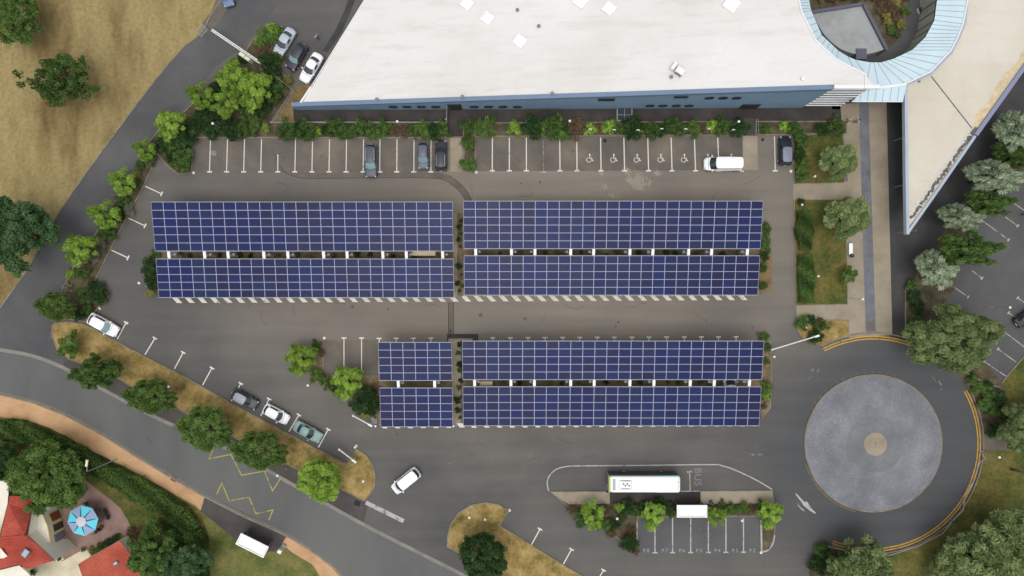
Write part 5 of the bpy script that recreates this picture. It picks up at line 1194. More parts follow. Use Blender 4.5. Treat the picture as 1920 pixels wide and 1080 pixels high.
# height and swing barriers
def barrier(bx, by, tx, ty, lab, h=1.1, box=True, r_=.09):
    B_ = P(bx, by); Tp = P(tx, ty, h); d = Tp - P(bx, by); t = thing('swing_barrier', lab, 'barrier', tuple(B_), 0, 'white barrier arms at the entrances')
    u = Vector((d.x, d.y, 0)).normalized()
    MB().tube([(0, 0, 0), (0, 0, h + .15)], .13, 10).build('post', 'lamp_white', t)
    MB().tube([(0, 0, h), (d.x, d.y, h)], r_, 8).build('arm', 'lamp_white', t)
    MB().box((-u.x * .35, -u.y * .35, h), (.5, .28, .28), math.atan2(u.y, u.x)).build('counterweight', 'lamp_white', t)
    MB().lathe((d.x, d.y, h - .12), [(.05, 0), (.16, .05), (.16, .2), (.05, .25)], 8).build('end_cap', 'lamp_white', t)
barrier(1521, 630, 1448, 655.5, 'long white barrier arm by the turning road and entrance lawn', 1.3)
barrier(694, 792.5, 662, 779.5, 'short white barrier arm beside the short solar carport')
barrier(665, 859, 636, 843, 'short white barrier arm at the notch of the dry verge')
for x, y, lab in ((668, 836.5, 'white marker post at the upper corner of the verge notch'), (663.5, 860.5, 'white marker post at the foot of the verge barrier'), (706, 797, 'white marker post at the corner of the short carport'), (1448, 668, 'white marker post under the long barrier arm'), (1500, 385, 'square white marker post beside the small round shrub'), (1524, 332, 'white marker post on the upper entrance lawn'),
                  (1530, 518, 'white marker post low on the middle entrance lawn'), (1507, 614, 'white marker post on the small lawn, left one'), (1536, 620, 'white marker post on the small lawn, right one'), (910, 971, 'pale green cover post on the teardrop grass island'), (851, 797, 'marker post between the two lower carports')):
    o = MB().tube([(0, 0, 0), (0, 0, .75)], .11, 10).lathe((0, 0, .75), [(.16, 0), (.16, .08), (.01, .12)], 10).build('marker_post', 'lamp_white'); o.location = P(x, y); tag(o, lab, 'post', 'small white marker posts')
t = thing('charging_post', 'pale box on a concrete foot beside the short carport corner', 'box', tuple(P(702, 785)), 0); MB().box((0, 0, .12), (.9, 1.5, .2)).build('foot', 'gutter', t); MB().box((.1, .2, .7), (.4, .3, 1.0)).build('case', 'gutter', t)
# bench, handrails, light well
t = thing('bench', 'white slab bench on the entrance walk beside the middle lawn', 'bench', tuple(P(1592.5, 467)))
MB().bbox((0, 0, .45), (.56, 1.65, .1), 0, .02).build('seat', 'bus_white', t)
for s in (-1, 1): MB().box((0, s * .6, .2), (.45, .12, .4)).build('leg', 'gutter', t)
for x, lab in ((1414, 'left handrail of the ramp beside the grassy bed'), (1417.5, 'right handrail of the ramp beside the grassy bed')):
    a, b_ = P(x, 226), P(x, 251); t = thing('handrail', lab, 'handrail', tuple(a), 0, 'handrails of the ramp')
    MB().tube([(0, 0, .95), (0, b_.y - a.y, .95)], .03, 6).build('rail', 'lamp_pole', t)
    for k in range(3): MB().tube([(0, (b_.y - a.y) * k / 2, 0), (0, (b_.y - a.y) * k / 2, .95)], .025, 6).build('post', 'lamp_pole', t)
t = thing('light_well', 'framed square light well against the blue wall below a window', 'light well', tuple(P(1170.5, 216)))
MB().box((0, 0, .1), (2.15, 1.65, .2)).build('pane', 'dark_glass', t)
m = MB()
for x in (-1.08, 0, 1.08): m.box((x, 0, .16), (.12 if x else .06, 1.75, .22))
for y in (-.86, 0): m.box((0, y, .165), (2.25, .1 if y else .05, .2))
m.build('frame', 'lamp_pole', t)
for x, y in ((748, 207.5),): pass
m = MB().tube([(0, 0, 0), (0, 0, 2.2)], .05, 8); m.lathe((0, 0, 2.1), [(.12, 0), (.12, .15), (.01, .2)], 8)
o = m.build('bollard_lamp', 'lamp_pole'); o.location = P(838.5, 230); tag(o, 'slim grey post at the left side of the hall door', 'post')
a, b_ = P(838.5, 205), P(838.5, 232); o = MB().box((0, 0, .45), (.12, (a - b_).length, .9)).build('low_wall', 'gutter'); o.location = (a + b_) / 2; tag(o, 'thin pale wall left of the hall door path', 'wall')
for i, (xa, ya, xb, yb, lab) in enumerate(((508, 231, 838, 230.5, 'long low pale wall along the shrub bed left of the hall door'),)):
    a, b_ = P(xa, ya), P(xb, yb); o = MB().box((0, 0, .25), ((a - b_).length, .22, .5)).build('low_wall', 'gutter'); o.location = (a + b_) / 2; tag(o, lab, 'wall')
# sliding gate and wire fence at the upper left
t = thing('sliding_gate', 'long white sliding gate beam across the access road, upper left', 'gate', tuple(P(397, 58)))
L0 = P(397, 58); hgt = 2.0
ga, gb = P(397, 56, 1.9) - L0, P(487, 117, 1.9) - L0; ga.z = gb.z = 1.9
n_ = Vector((-(gb - ga).y, (gb - ga).x, 0)).normalized()
m = MB()
for off in (-.13, .13): m.tube([ga + n_ * off, gb + n_ * off], .075, 6)
for k in range(20):
    p = ga.lerp(gb, k / 19); q = ga.lerp(gb, min(1, (k + 1) / 19)); m.tube([p - n_ * .13, q + n_ * .13], .03, 4); m.tube([p, p - Vector((0, 0, 1.7))], .025, 4)
m.tube([ga - Vector((0, 0, 1.7)), gb - Vector((0, 0, 1.7))], .05, 6); m.build('gate_leaf', 'lamp_white', t)
for k in (0, .04, .62, .8): p = ga.lerp(gb, k); MB().tube([(p.x + .3, p.y - .1, 0), (p.x + .3, p.y - .1, 2.1)], .1, 8).build('guide_post', 'lamp_white', t)
p = P(462, 110) - L0; MB().bbox((p.x, p.y, .9), (.9, .5, 1.7), R(-34), .05).build('motor_box', mat('motor_cream', lin(226, 224, 196, 1), .5), t)
p = P(471, 116) - L0; MB().bbox((p.x, p.y, .8), (.8, .5, 1.5), R(-34), .05).build('control_box', 'motor_cream', t)
t = thing('wire_cage', 'square wire mesh cage panel at the gate end beside the dry field', 'fence', tuple(P(376, 57)))
m = MB(); cs = [P(x, y, 1.9) - P(376, 57) for x, y in ((378, 44), (389, 56), (377, 68), (367, 58))]
for k in range(4):
    a, b_ = cs[k], cs[(k + 1) % 4]; a = Vector((a.x, a.y, 1.9)); b_ = Vector((b_.x, b_.y, 1.9)); m.tube([a, b_], .05, 6); m.tube([a, (a.x, a.y, 0)], .05, 6)
m.build('frame', 'lamp_pole', t); m = MB()
for k in range(1, 9):
    f = k / 9; m.tube([cs[0].lerp(cs[1], f) + Vector((0, 0, 0)), cs[3].lerp(cs[2], f)], .012, 3); m.tube([cs[0].lerp(cs[3], f), cs[1].lerp(cs[2], f)], .012, 3)
m.build('mesh', 'lamp_pole', t)
t = thing('wire_fence', 'thin wire fence bending round the tree group to the bare ground', 'fence', tuple(P(488, 118)))
L0 = P(488, 118); pts = [P(x, y, 1.6) for x, y in ((488, 118), (520, 146), (549, 168), (530, 196), (509, 229))]
m = MB()
for z in (1.6, 1.1, .6, .1): m.tube([(p.x - L0.x, p.y - L0.y, z) for p in pts], .035 if z == 1.6 else .015, 4)
for i in range(4):
    for k in range(14):
        p = pts[i].lerp(pts[i + 1], k / 14); m.tube([(p.x - L0.x, p.y - L0.y, .1), (p.x - L0.x, p.y - L0.y, 1.6)], .008, 3)
m.build('mesh', 'lamp_pole', t)
for i in range(4):
    for k in (0, .5):
        p = pts[i].lerp(pts[i + 1], k); MB().tube([(p.x - L0.x, p.y - L0.y, 0), (p.x - L0.x, p.y - L0.y, 1.75)], .035, 6).build('post', 'lamp_pole', t)
# guard rail round the turning road
t = thing('guard_rail', 'broken pale guard rail around the outside of the turning road', 'railing', tuple(P(1780, 990))); L0 = t.location
for seg in ([(1548, 1022), (1560, 1027), (1598, 1035)], [(1656, 1038), (1668, 1041), (1695, 1033), (1722, 1024), (1768, 1000)], [(1768, 1000), (1784, 980)], [(1786, 976), (1806, 957), (1808, 944), (1808, 937)], [(1808, 932), (1822, 908), (1826, 902)], [(1832, 880), (1838, 866), (1848, 861), (1841, 851)]):
    MB().tube([tuple(P(x, y, .8) - L0) for x, y in seg], .06, 5).build('rail', 'lamp_pole', t)
    for x, y in seg: p = P(x, y, .8) - L0; MB().tube([(p.x, p.y, 0), (p.x, p.y, .8)], .04, 5).build('post', 'lamp_pole', t)
for x, y, lab in ((1902, 881.5, 'black and white marker board lying on the grass right of the roundabout'), (1842, 967, 'thin dark pole on the grass near the lower right trees')):
    o = MB().box((0, 0, .5), (1.5 if x > 1850 else 1.2, .18 if x > 1850 else .06, .9 if x > 1850 else .08)).build('marker_board', 'black_trim'); o.location = P(x, y); o.rotation_euler = (0, 0, R(-14 if x > 1850 else -24)); tag(o, lab, 'board' if x > 1850 else 'pole')

# ------------------------------------------------------------------ people
mat('skin', lin(206, 160, 132), .6); mat('hair', (.02, .013, .01, 1), .7); mat('hair_blond', lin(220, 200, 160), .7)
mat('cloth_pale', lin(200, 206, 236), .8); mat('cloth_black', (.012, .012, .014, 1), .8); mat('cloth_denim', lin(82, 92, 120), .8); mat('cloth_cream', lin(232, 226, 190), .8); mat('cloth_plum', lin(120, 100, 108), .8)
def skin_mesh(name, joints, bones, rad, root, mt, parent, sub=1):
    me = bpy.data.meshes.new(name); ks = list(joints); ix = {k: i for i, k in enumerate(ks)}
    me.from_pydata([joints[k] for k in ks], [(ix[a], ix[b_]) for a, b_ in bones], []); o = bpy.data.objects.new(name, me); C.objects.link(o)
    md = o.modifiers.new('skin', 'SKIN')
    for k in ks:
        s = me.skin_vertices[0].data[ix[k]]; r_ = rad[k]; s.radius = (r_, r_) if not isinstance(r_, tuple) else r_; s.use_root = (k == root)
    ss = o.modifiers.new('sub', 'SUBSURF'); ss.levels = sub; ss.render_levels = sub
    dg = bpy.context.evaluated_depsgraph_get(); dg.update(); m2 = bpy.data.meshes.new_from_object(o.evaluated_get(dg)); bpy.data.objects.remove(o)
    m2.materials.clear(); m2.materials.append(MATS[mt]); m2.polygons.foreach_set('use_smooth', [True] * len(m2.polygons)); m2.name = name
    o = bpy.data.objects.new(name, m2); C.objects.link(o); o.parent = parent; return o
def person(x, y, rz, lab, top, legs, hair, seated=False, stride=.22):
    t = thing('person', lab, 'person', tuple(P(x, y)), rz)
    if seated: t.location.z = .0
    hz = .95 if not seated else .56
    J = {'pel': (0, 0, hz), 'wai': (0, 0, hz + .18), 'che': (0, .02, hz + .38), 'nec': (0, .02, hz + .55), 'hdb': (0, .03, hz + .62), 'hdt': (0, .02, hz + .78)}
    rad = {'pel': (.15, .11), 'wai': (.13, .10), 'che': (.16, .11), 'nec': .055, 'hdb': .085, 'hdt': .075}
    bones = [('pel', 'wai'), ('wai', 'che'), ('che', 'nec'), ('nec', 'hdb'), ('hdb', 'hdt')]
    for s, n_ in ((-1, 'l'), (1, 'r')):
        if seated: L_ = [('h', (s * .10, .05, hz - .02)), ('k', (s * .13, .46, hz + .0)), ('a', (s * .13, .50, .1)), ('t', (s * .14, .66, .05))]
        else: L_ = [('h', (s * .10, 0, hz - .08)), ('k', (s * .11, s * stride * .5 + .04, .50)), ('a', (s * .11, s * stride, .09)), ('t', (s * .12, s * stride + .17, .05))]
        A_ = [('s', (s * .19, .0, hz + .46)), ('e', (s * .25, -s * stride * .4 - .02, hz + .20)), ('w', (s * .24, -s * stride * .5 + .18, hz + .02)), ('p', (s * .23, -s * stride * .5 + .25, hz - .02))]
        for k, v in L_ + A_: J[n_ + k] = v
        rad.update({n_ + 'h': .095, n_ + 'k': .065, n_ + 'a': .045, n_ + 't': .04, n_ + 's': .06, n_ + 'e': .045, n_ + 'w': .03, n_ + 'p': .038})
        bones += [('pel', n_ + 'h'), (n_ + 'h', n_ + 'k'), (n_ + 'k', n_ + 'a'), (n_ + 'a', n_ + 't'), ('che', n_ + 's'), (n_ + 's', n_ + 'e'), (n_ + 'e', n_ + 'w'), (n_ + 'w', n_ + 'p')]
    bo = skin_mesh('body', J, bones, rad, 'pel', 'skin', t)
    fm = MB()   # five fingers on each hand, joined into the body mesh
    for s, n_ in ((-1, 'l'), (1, 'r')):
        p = Vector(J[n_ + 'p'])
        for k, (dx, ln_) in enumerate(((-.027, .065), (-.009, .075), (.009, .07), (.027, .055))): fm.tube([p + Vector((dx, .01, -.01)), p + Vector((dx, .02 + ln_ * .5, -.03)), p + Vector((dx, .02 + ln_ * .7, -.06))], [.009, .008, .006], 5)
        fm.tube([p + Vector((-s * .03, -.01, 0)), p + Vector((-s * .05, .03, -.02)), p + Vector((-s * .045, .06, -.04))], [.011, .01, .007], 5)
    # nose and ears
    hd = Vector(J['hdb']); fm.tube([hd + Vector((0, .08, .07)), hd + Vector((0, .115, .03))], [.008, .016], 5)
    for s in (-1, 1): fm.tube([hd + Vector((s * .08, 0, .02)), hd + Vector((s * .088, -.01, .07))], [.012, .018], 5)
    bm = bmesh.new(); bm.from_mesh(bo.data); tmp = bpy.data.meshes.new('tmp'); tmp.from_pydata(fm.v, [], fm.f); bm.from_mesh(tmp); bm.to_mesh(bo.data); bm.free(); bpy.data.meshes.remove(tmp)
    f_ = lambda ks, g_: ({k: J[k] for k in ks}, {k: (tuple(a + g_ for a in rad[k]) if isinstance(rad[k], tuple) else rad[k] + g_) for k in ks})
    ks = ['pel', 'wai', 'che', 'ls', 'le', 'rs', 're']; j, r_ = f_(ks, .018); skin_mesh('shirt', j, [('pel', 'wai'), ('wai', 'che'), ('che', 'ls'), ('ls', 'le'), ('che', 'rs'), ('rs', 're')], r_, 'pel', top, t)
    ks = ['pel', 'lh', 'lk', 'la', 'rh', 'rk', 'ra']; j, r_ = f_(ks, .014); skin_mesh('trousers', j, [('pel', 'lh'), ('lh', 'lk'), ('lk', 'la'), ('pel', 'rh'), ('rh', 'rk'), ('rk', 'ra')], r_, 'pel', legs, t)
    m = MB(); m.lathe((J['hdt'][0], J['hdt'][1] - .02, J['hdt'][2] - .10), [(.098, 0), (.105, .07), (.09, .14), (.05, .185), (.005, .2)], 14); m.build('hair', hair, t, smooth=True)
person(597, 73, R(70), 'person in a pale shirt walking between the white car and the hall', 'cloth_pale', 'cloth_denim', 'hair')
person(1587.5, 227, R(200), 'person in cream top with blond hair on the entrance walk, left of two', 'cloth_cream', 'cloth_plum', 'hair_blond')
person(1601, 230, R(110), 'person in white top with dark hair on the entrance walk, right of two', 'cloth_pale', 'cloth_plum', 'hair')
person(1592, 479.5, R(-95), 'person in black sitting at the lower end of the white bench', 'cloth_black', 'cloth_black', 'hair', seated=True)
person(1916, 403, R(-60), 'person in black walking in the east parking lot', 'cloth_black', 'cloth_black', 'hair')
# ------------------------------------------------------------------ foliage
def leaf_mat(name, cols, trans=.35):
    m = bpy.data.materials.new(name); m.use_nodes = True; nt = m.node_tree; nt.nodes.clear()
    at = node(nt, 'ShaderNodeAttribute', attribute_name='tone'); oi = node(nt, 'ShaderNodeObjectInfo')
    cr = node(nt, 'ShaderNodeValToRGB'); e = cr.color_ramp.elements; n = len(cols)
    for i, c_ in enumerate(cols):
        if i < 2: e[i].position = i / (n - 1)
        else: e.new(i / (n - 1))
    for i, c_ in enumerate(cols): e[i].color = tuple(min(.8, (q * .80 + sum(c_[:3]) / 3 * .20) * 1.78) for q in c_[:3]) + (1,); e[i].position = i / (n - 1)
    nt.links.new(at.outputs['Fac'], cr.inputs[0])
    mr = node(nt, 'ShaderNodeMapRange'); mr.inputs[3].default_value = .86; mr.inputs[4].default_value = 1.16; nt.links.new(oi.outputs['Random'], mr.inputs[0])
    sc = node(nt, 'ShaderNodeVectorMath', operation='SCALE'); nt.links.new(cr.outputs[0], sc.inputs[0]); nt.links.new(mr.outputs[0], sc.inputs['Scale'])
    d = node(nt, 'ShaderNodeBsdfDiffuse'); t = node(nt, 'ShaderNodeBsdfTranslucent'); mx = node(nt, 'ShaderNodeMixShader'); mx.inputs[0].default_value = trans
    o = node(nt, 'ShaderNodeOutputMaterial'); nt.links.new(sc.outputs[0], d.inputs[0]); nt.links.new(sc.outputs[0], t.inputs[0])
    nt.links.new(d.outputs[0], mx.inputs[1]); nt.links.new(t.outputs[0], mx.inputs[2]); nt.links.new(mx.outputs[0], o.inputs[0]); MATS[name] = m
leaf_mat('leaf_lime', [lin(74, 100, 20), lin(112, 144, 32), lin(142, 172, 50)])
leaf_mat('leaf_green', [lin(56, 80, 28), lin(82, 110, 42), lin(108, 134, 60)])
leaf_mat('leaf_mid', [lin(44, 66, 26), lin(66, 94, 38), lin(92, 118, 52)])
leaf_mat('leaf_dark', [lin(32, 52, 26), lin(48, 74, 36), lin(66, 94, 50)])
leaf_mat('leaf_olive', [lin(74, 90, 48), lin(104, 122, 68), lin(136, 150, 92)])
leaf_mat('leaf_silver', [lin(92, 106, 82), lin(130, 146, 112), lin(166, 178, 148)])
leaf_mat('leaf_blue', [lin(44, 72, 40), lin(68, 98, 56), lin(92, 122, 76)])
leaf_mat('leaf_rust', [lin(74, 62, 44), lin(104, 84, 60), lin(124, 100, 72)])
leaf_mat('leaf_yellow', [lin(96, 98, 40), lin(128, 124, 52), lin(152, 142, 68)])
leaf_mat('leaf_grey', [lin(96, 102, 76), lin(120, 124, 96), lin(146, 150, 124)])
mat('bark', lin(84, 70, 56), .9, noise=(6, .3))

def crown_mesh(name, Rr, Ht, mt, seed, nclump, cr, nleaf, ls, z0=None, irregular=.25, elong=1.0, radial=0.0, lobes=0, spread=.62, flat=1.0, norm=.93):
    """clumps of leaf faces spread through a crown volume; Rr crown radius, Ht crown depth (m)"""
    rg = np.random.RandomState(seed)
    # lobed outline
    ph = rg.uniform(0, 6.28, 6); am = rg.uniform(.3, 1, 6) * irregular / 2.2
    def outline(a): return 1 + sum(am[i] * np.cos((i + 2) * a + ph[i]) for i in range(6))
    C_, tones = [], []
    for i in range(nclump):
        a = rg.uniform(0, 6.283); el = np.arcsin(rg.uniform(-.25, 1)); sh = rg.uniform(spread, 1.0) ** .7
        if rg.rand() < .15: sh *= rg.uniform(.3, .9)
        k = outline(a) * (Rr - cr * .7) * sh
        C_.append((np.cos(a) * np.cos(el) * k, np.sin(a) * np.cos(el) * k, Ht * (.42 + .5 * flat * np.sin(el) * sh)))
        tones.append(rg.uniform(.15, .85))
    C_ = np.array(C_); tones = np.array(tones)
    n = nclump * nleaf; ci = np.repeat(np.arange(nclump), nleaf)
    d = rg.normal(size=(n, 3)); d /= np.linalg.norm(d, axis=1)[:, None]; low = d[:, 2] < -.35; d[low, 2] *= -1
    rad = cr * rg.uniform(.55, 1.1, n) * rg.uniform(.8, 1.15, nclump)[ci]
    pos = C_[ci] + d * rad[:, None] * np.array([1, 1, .8])
    # leaf frame
    rxy = np.hypot(pos[:, 0], pos[:, 1]); f_n = norm * Rr / np.percentile(rxy, 96); pos[:, :2] *= f_n
    nrm = d + rg.normal(size=(n, 3)) * .55 + np.array([0, 0, .5]); nrm /= np.linalg.norm(nrm, axis=1)[:, None]
    if radial > 0:
        tdir = pos * np.array([1, 1, .15]); tdir /= np.linalg.norm(tdir, axis=1)[:, None] + 1e-6; tdir = tdir * radial + rg.normal(size=(n, 3)) * (1 - radial)
    else: tdir = rg.normal(size=(n, 3))
    u = tdir - nrm * np.sum(tdir * nrm, axis=1)[:, None]; u /= np.linalg.norm(u, axis=1)[:, None] + 1e-9; v = np.cross(nrm, u)
    s = ls * rg.uniform(.6, 1.3, n)[:, None]
    a_, b_ = u * s * elong, v * s
    V = np.stack([pos - a_ * .9, pos - b_ * .42 + a_ * .1, pos + a_, pos + b_ * .42 + a_ * .1], axis=1).reshape(-1, 3)
    if z0 is not None: V[:, 2] = np.maximum(V[:, 2] + z0, .05)
    me = bpy.data.meshes.new(name); me.vertices.add(4 * n); me.vertices.foreach_set('co', V.ravel()); me.loops.add(4 * n); me.loops.foreach_set('vertex_index', np.arange(4 * n, dtype=np.int32))
    me.polygons.add(n); me.polygons.foreach_set('loop_start', np.arange(0, 4 * n, 4, dtype=np.int32)); me.polygons.foreach_set('loop_total', np.full(n, 4, dtype=np.int32))
    me.update(calc_edges=True)
    at = me.attributes.new('tone', 'FLOAT', 'FACE'); at.data.foreach_set('value', np.clip(tones[ci] + rg.normal(size=n) * .16, 0, 1).astype(np.float32))
    me.materials.append(MATS[mt]); me.validate(); return me
def trunk_mb(h, r_, cr, seed, nl=7, Ht=3):
    rs = random.Random(seed); m = MB(); m.tube([(0, 0, 0), (rs.uniform(-.05, .05), rs.uniform(-.05, .05), h * .5), (0, 0, h)], [r_ * 1.25, r_, r_ * .85], 9)
    for i in range(nl):
        a = 6.283 * i / nl + rs.uniform(-.3, .3); k = rs.uniform(.5, .85); z = h + Ht * rs.uniform(.25, .6)
        m.tube([(0, 0, h * .96), (cr * .3 * k * math.cos(a), cr * .3 * k * math.sin(a), h + (z - h) * .55), (cr * k * math.cos(a + .15), cr * k * math.sin(a + .15), z)], [r_ * .6, r_ * .38, r_ * .12], 6)
        b2 = a + rs.uniform(.4, .8); m.tube([(cr * .3 * k * math.cos(a), cr * .3 * k * math.sin(a), h + (z - h) * .55), (cr * .7 * k * math.cos(b2), cr * .7 * k * math.sin(b2), z * 1.02)], [r_ * .3, r_ * .08], 5)
    return m
# kind: (name of tree object, R, trunk h, crown depth, leaf mat, nclump, clump r, nleaf, leaf size, kwargs)
TK = {
 'lime':   ('lime_tree', 2.5, 1.6, 2.6, 'leaf_lime', 62, .48, 90, .155, dict(irregular=.28)),
 'lime2':  ('lime_tree', 2.5, 1.6, 2.4, 'leaf_lime', 46, .50, 90, .155, dict(irregular=.55)),
 'round':  ('verge_tree', 3.8, 2.0, 4.4, 'leaf_green', 170, .58, 100, .17, dict(irregular=.16)),
 'round2': ('verge_tree', 3.8, 2.0, 4.2, 'leaf_mid', 160, .56, 100, .17, dict(irregular=.34)),
 'roundl': ('verge_tree', 3.4, 2.0, 4.2, 'leaf_lime', 130, .58, 100, .17, dict(irregular=.16)),
 'dark':   ('dark_tree', 3.7, 2.0, 4.6, 'leaf_dark', 170, .53, 100, .17, dict(irregular=.16)),
 'big':    ('broad_tree', 5.8, 2.6, 6.2, 'leaf_green', 260, .80, 120, .23, dict(irregular=.22)),
 'bigdark':('broad_tree', 5.8, 2.6, 6.2, 'leaf_blue', 260, .80, 120, .23, dict(irregular=.35)),
 'sparse': ('sparse_tree', 4.7, 2.2, 3.0, 'leaf_mid', 130, .62, 46, .26, dict(irregular=.42, spread=.4)),
 'olive':  ('olive_tree', 6.4, 2.6, 6.5, 'leaf_olive', 340, .78, 130, .20, dict(irregular=.28, elong=1.7, radial=.4)),
 'willow': ('willow_tree', 3.2, 1.8, 3.8, 'leaf_olive', 120, .55, 110, .16, dict(irregular=.3, elong=1.5, radial=.35)),
 'silver': ('silver_tree', 3.1, 2.0, 4.0, 'leaf_silver', 80, .50, 100, .19, dict(irregular=.6, elong=2.0, radial=.55)),
 'east':   ('dark_tree', 3.9, 2.2, 4.6, 'leaf_mid', 150, .58, 100, .18, dict(irregular=.5)),
 'yellow': ('lime_tree', 1.9, 1.0, 2.2, 'leaf_green', 40, .42, 60, .20, dict(irregular=.4)),
}
CM = {}
def get_tree(kind):
    if kind not in CM:
        nm, Rr, th, Hc, mt, nc, cr, nl, ls, kw = TK[kind]
        CM[kind] = (crown_mesh(nm + '_crown', Rr, Hc, mt, hash_(kind), nc, cr, nl, ls, **kw), trunk_mb(th, .06 + Rr * .035, Rr, hash_(kind) + 1, 8 if kind != 'sparse' else 12, Hc))
    return CM[kind]
def hash_(s): return sum((i + 3) * ord(c_) for i, c_ in enumerate(s)) % 9973
tree_i = [0]; TD = {}
def tree(kind, px, py, rpx, lab, group=None, squash=1.0, sky=1.0):
    nm, Rr, th, Hc, mt, nc, cr, nl, ls, kw = TK[kind]; cm, tb = get_tree(kind)
    s = rpx * .95 / PPM / Rr; hc = (th + Hc * .45) * s; k = 1 - hc / H; s = rpx * k / PPM / Rr; loc = P(px, py, hc); loc.z = 0
    t = thing(nm, lab, 'tree', tuple(loc), rnd.uniform(0, 6.28) if squash == 1 else 0, group)
    if kind not in TD:
        to = tb.build('trunk', 'bark', t, smooth=True); TD[kind] = to.data
    else:
        to = bpy.data.objects.new('trunk', TD[kind]); C.objects.link(to); to.parent = t
    co = bpy.data.objects.new('crown', cm); C.objects.link(co); co.parent = t; co.location = (0, 0, th * .82)
    t.scale = (s, s * squash, s); return t
G1, G2, G3, G4 = 'lime green trees in the planting strips', 'round trees along the dry verge', 'trees beside the east lot', 'trees on the dry field'
tree('lime', 320, 233, 32, 'lime green tree at the upper left corner of the car park shrubs', G1, squash=0.92)
tree('lime2', 375, 182, 29, 'lime green tree at the road side of the upper tree group', G1, squash=0.9)
tree('lime2', 428, 194, 29, 'lime green tree in the middle of the upper tree group', G1)
tree('lime', 438, 145, 35, 'lime green tree topmost below the sliding gate', G1)
tree('lime', 478, 168, 36, 'lime green tree nearest the wire fence', G1, squash=1.1)
tree('lime2', 271, 283, 24, 'small lime tree beside the access road, uppermost of the strip', G1, squash=0.9)
tree('lime2', 229, 344, 29, 'lime tree in the left strip above the shrub with grey leaves', G1, squash=0.92)
tree('lime2', 196, 406, 35, 'lime tree in the left strip, third along the access road', G1, squash=0.75)
tree('lime', 151, 467, 37, 'bright lime tree in the left strip with rounded leaf clumps', G1, squash=0.83)
tree('round', 104, 575, 38, 'green round tree at the left tip of the car park', G1, squash=0.75)
tree('lime', 566, 673, 33, 'bright lime tree at the left point of the triangular bed', G1, squash=0.95)
tree('lime', 652, 716, 33, 'lime tree inside the triangular bed beside the short carport', G1, squash=1.02)
tree('lime2', 1111, 968, 25, 'lime tree leftmost on the bus island', G1, squash=1.22)
tree('lime', 1226, 967, 24, 'lime tree left of the bus island shelter', G1, squash=1.18)
tree('lime2', 1341, 966, 21, 'small lime tree touching the bus island shelter', G1)
tree('lime', 1446, 965, 26, 'bright lime tree at the right end of the bus island', G1, squash=1.04)
tree('yellow', 131, 648, 25, 'small pale green tree near the left tip of the dry verge', G2)
tree('round2', 180, 699, 47, 'dark green verge tree, leftmost of the round row', G2, squash=0.77)
tree('round', 281, 744, 51, 'green verge tree beside the park lamp', G2, squash=0.66)
tree('round', 384, 804, 52, 'green verge tree above the upper yellow zigzag', G2, squash=0.85)
tree('round', 486, 845, 55, 'largest green verge tree below the parked white hatchback', G2, squash=0.68)
tree('roundl', 599, 901, 44, 'bright green verge tree nearest the give way line', G2, squash=0.95)
tree('dark', 905, 1044, 47, 'dark round tree on the teardrop grass island', G2)
tree('round', 25, 32, 52, 'green tree at the very upper left corner of the field', G4)
tree('sparse', 111, 150, 66, 'sparse tree with gaps and bare limbs on the dry field', G4, squash=0.82)
tree('bigdark', 22, 435, 78, 'big blue green tree on the field cut by the left photo edge', G4)
tree('willow', 1576, 302, 37, 'soft olive green tree on the upper entrance lawn', squash=0.97)
tree('willow', 1593, 407, 45, 'soft olive green tree on the middle entrance lawn', squash=0.92)
tree('yellow', 1590, 516, 18, 'tiny sapling beside the bench on the entrance lawn')
tree('olive', 1790, 637, 86, 'huge olive green tree between the turning road and east lot', squash=0.8)
tree('east', 1815, 470, 60, 'dark green tree in the east row below the silver pair', G3, squash=0.66)
tree('east', 1853, 382, 48, 'dark green tree in the middle of the east row', G3, squash=0.66)
tree('east', 1898, 292, 44, 'dark green tree in the upper part of the east row', G3, squash=0.75)
tree('silver', 1754, 506, 38, 'silver leaved tree lowest in the east row', G3, squash=1.02)
tree('silver', 1799, 408, 42, 'silver leaved tree second from the bottom of the east row', G3, squash=0.65)
tree('silver', 1864, 332, 56, 'silver leaved tree widest in the east row', G3, squash=0.6)
tree('silver', 1910, 250, 45, 'silver leaved tree at the top of the east row by the photo edge', G3)
tree('olive', 1893, 1052, 104, 'huge olive green tree in the lower right corner', G3)
tree('willow', 1620, 1072, 62, 'pale olive tree below the turning road cut by the photo bottom', G3)
tree('olive', 1925, 800, 52, 'olive green tree at the right edge beside the small footpath', G3)
tree('willow', 1785, 1062, 40, 'pale olive tree at the photo bottom between two larger ones', G3)
tree('big', 84, 896, 75, 'big green garden tree beside the parasol patio', squash=0.9)
tree('dark', 0, 868, 36, 'dark tree behind the big garden tree at the left edge')
tree('bigdark', 345, 1066, 52, 'blue green garden tree at the photo bottom beside the hedge')
tree('east', 285, 1035, 54, 'dark conifer like tree right of the red outbuilding')

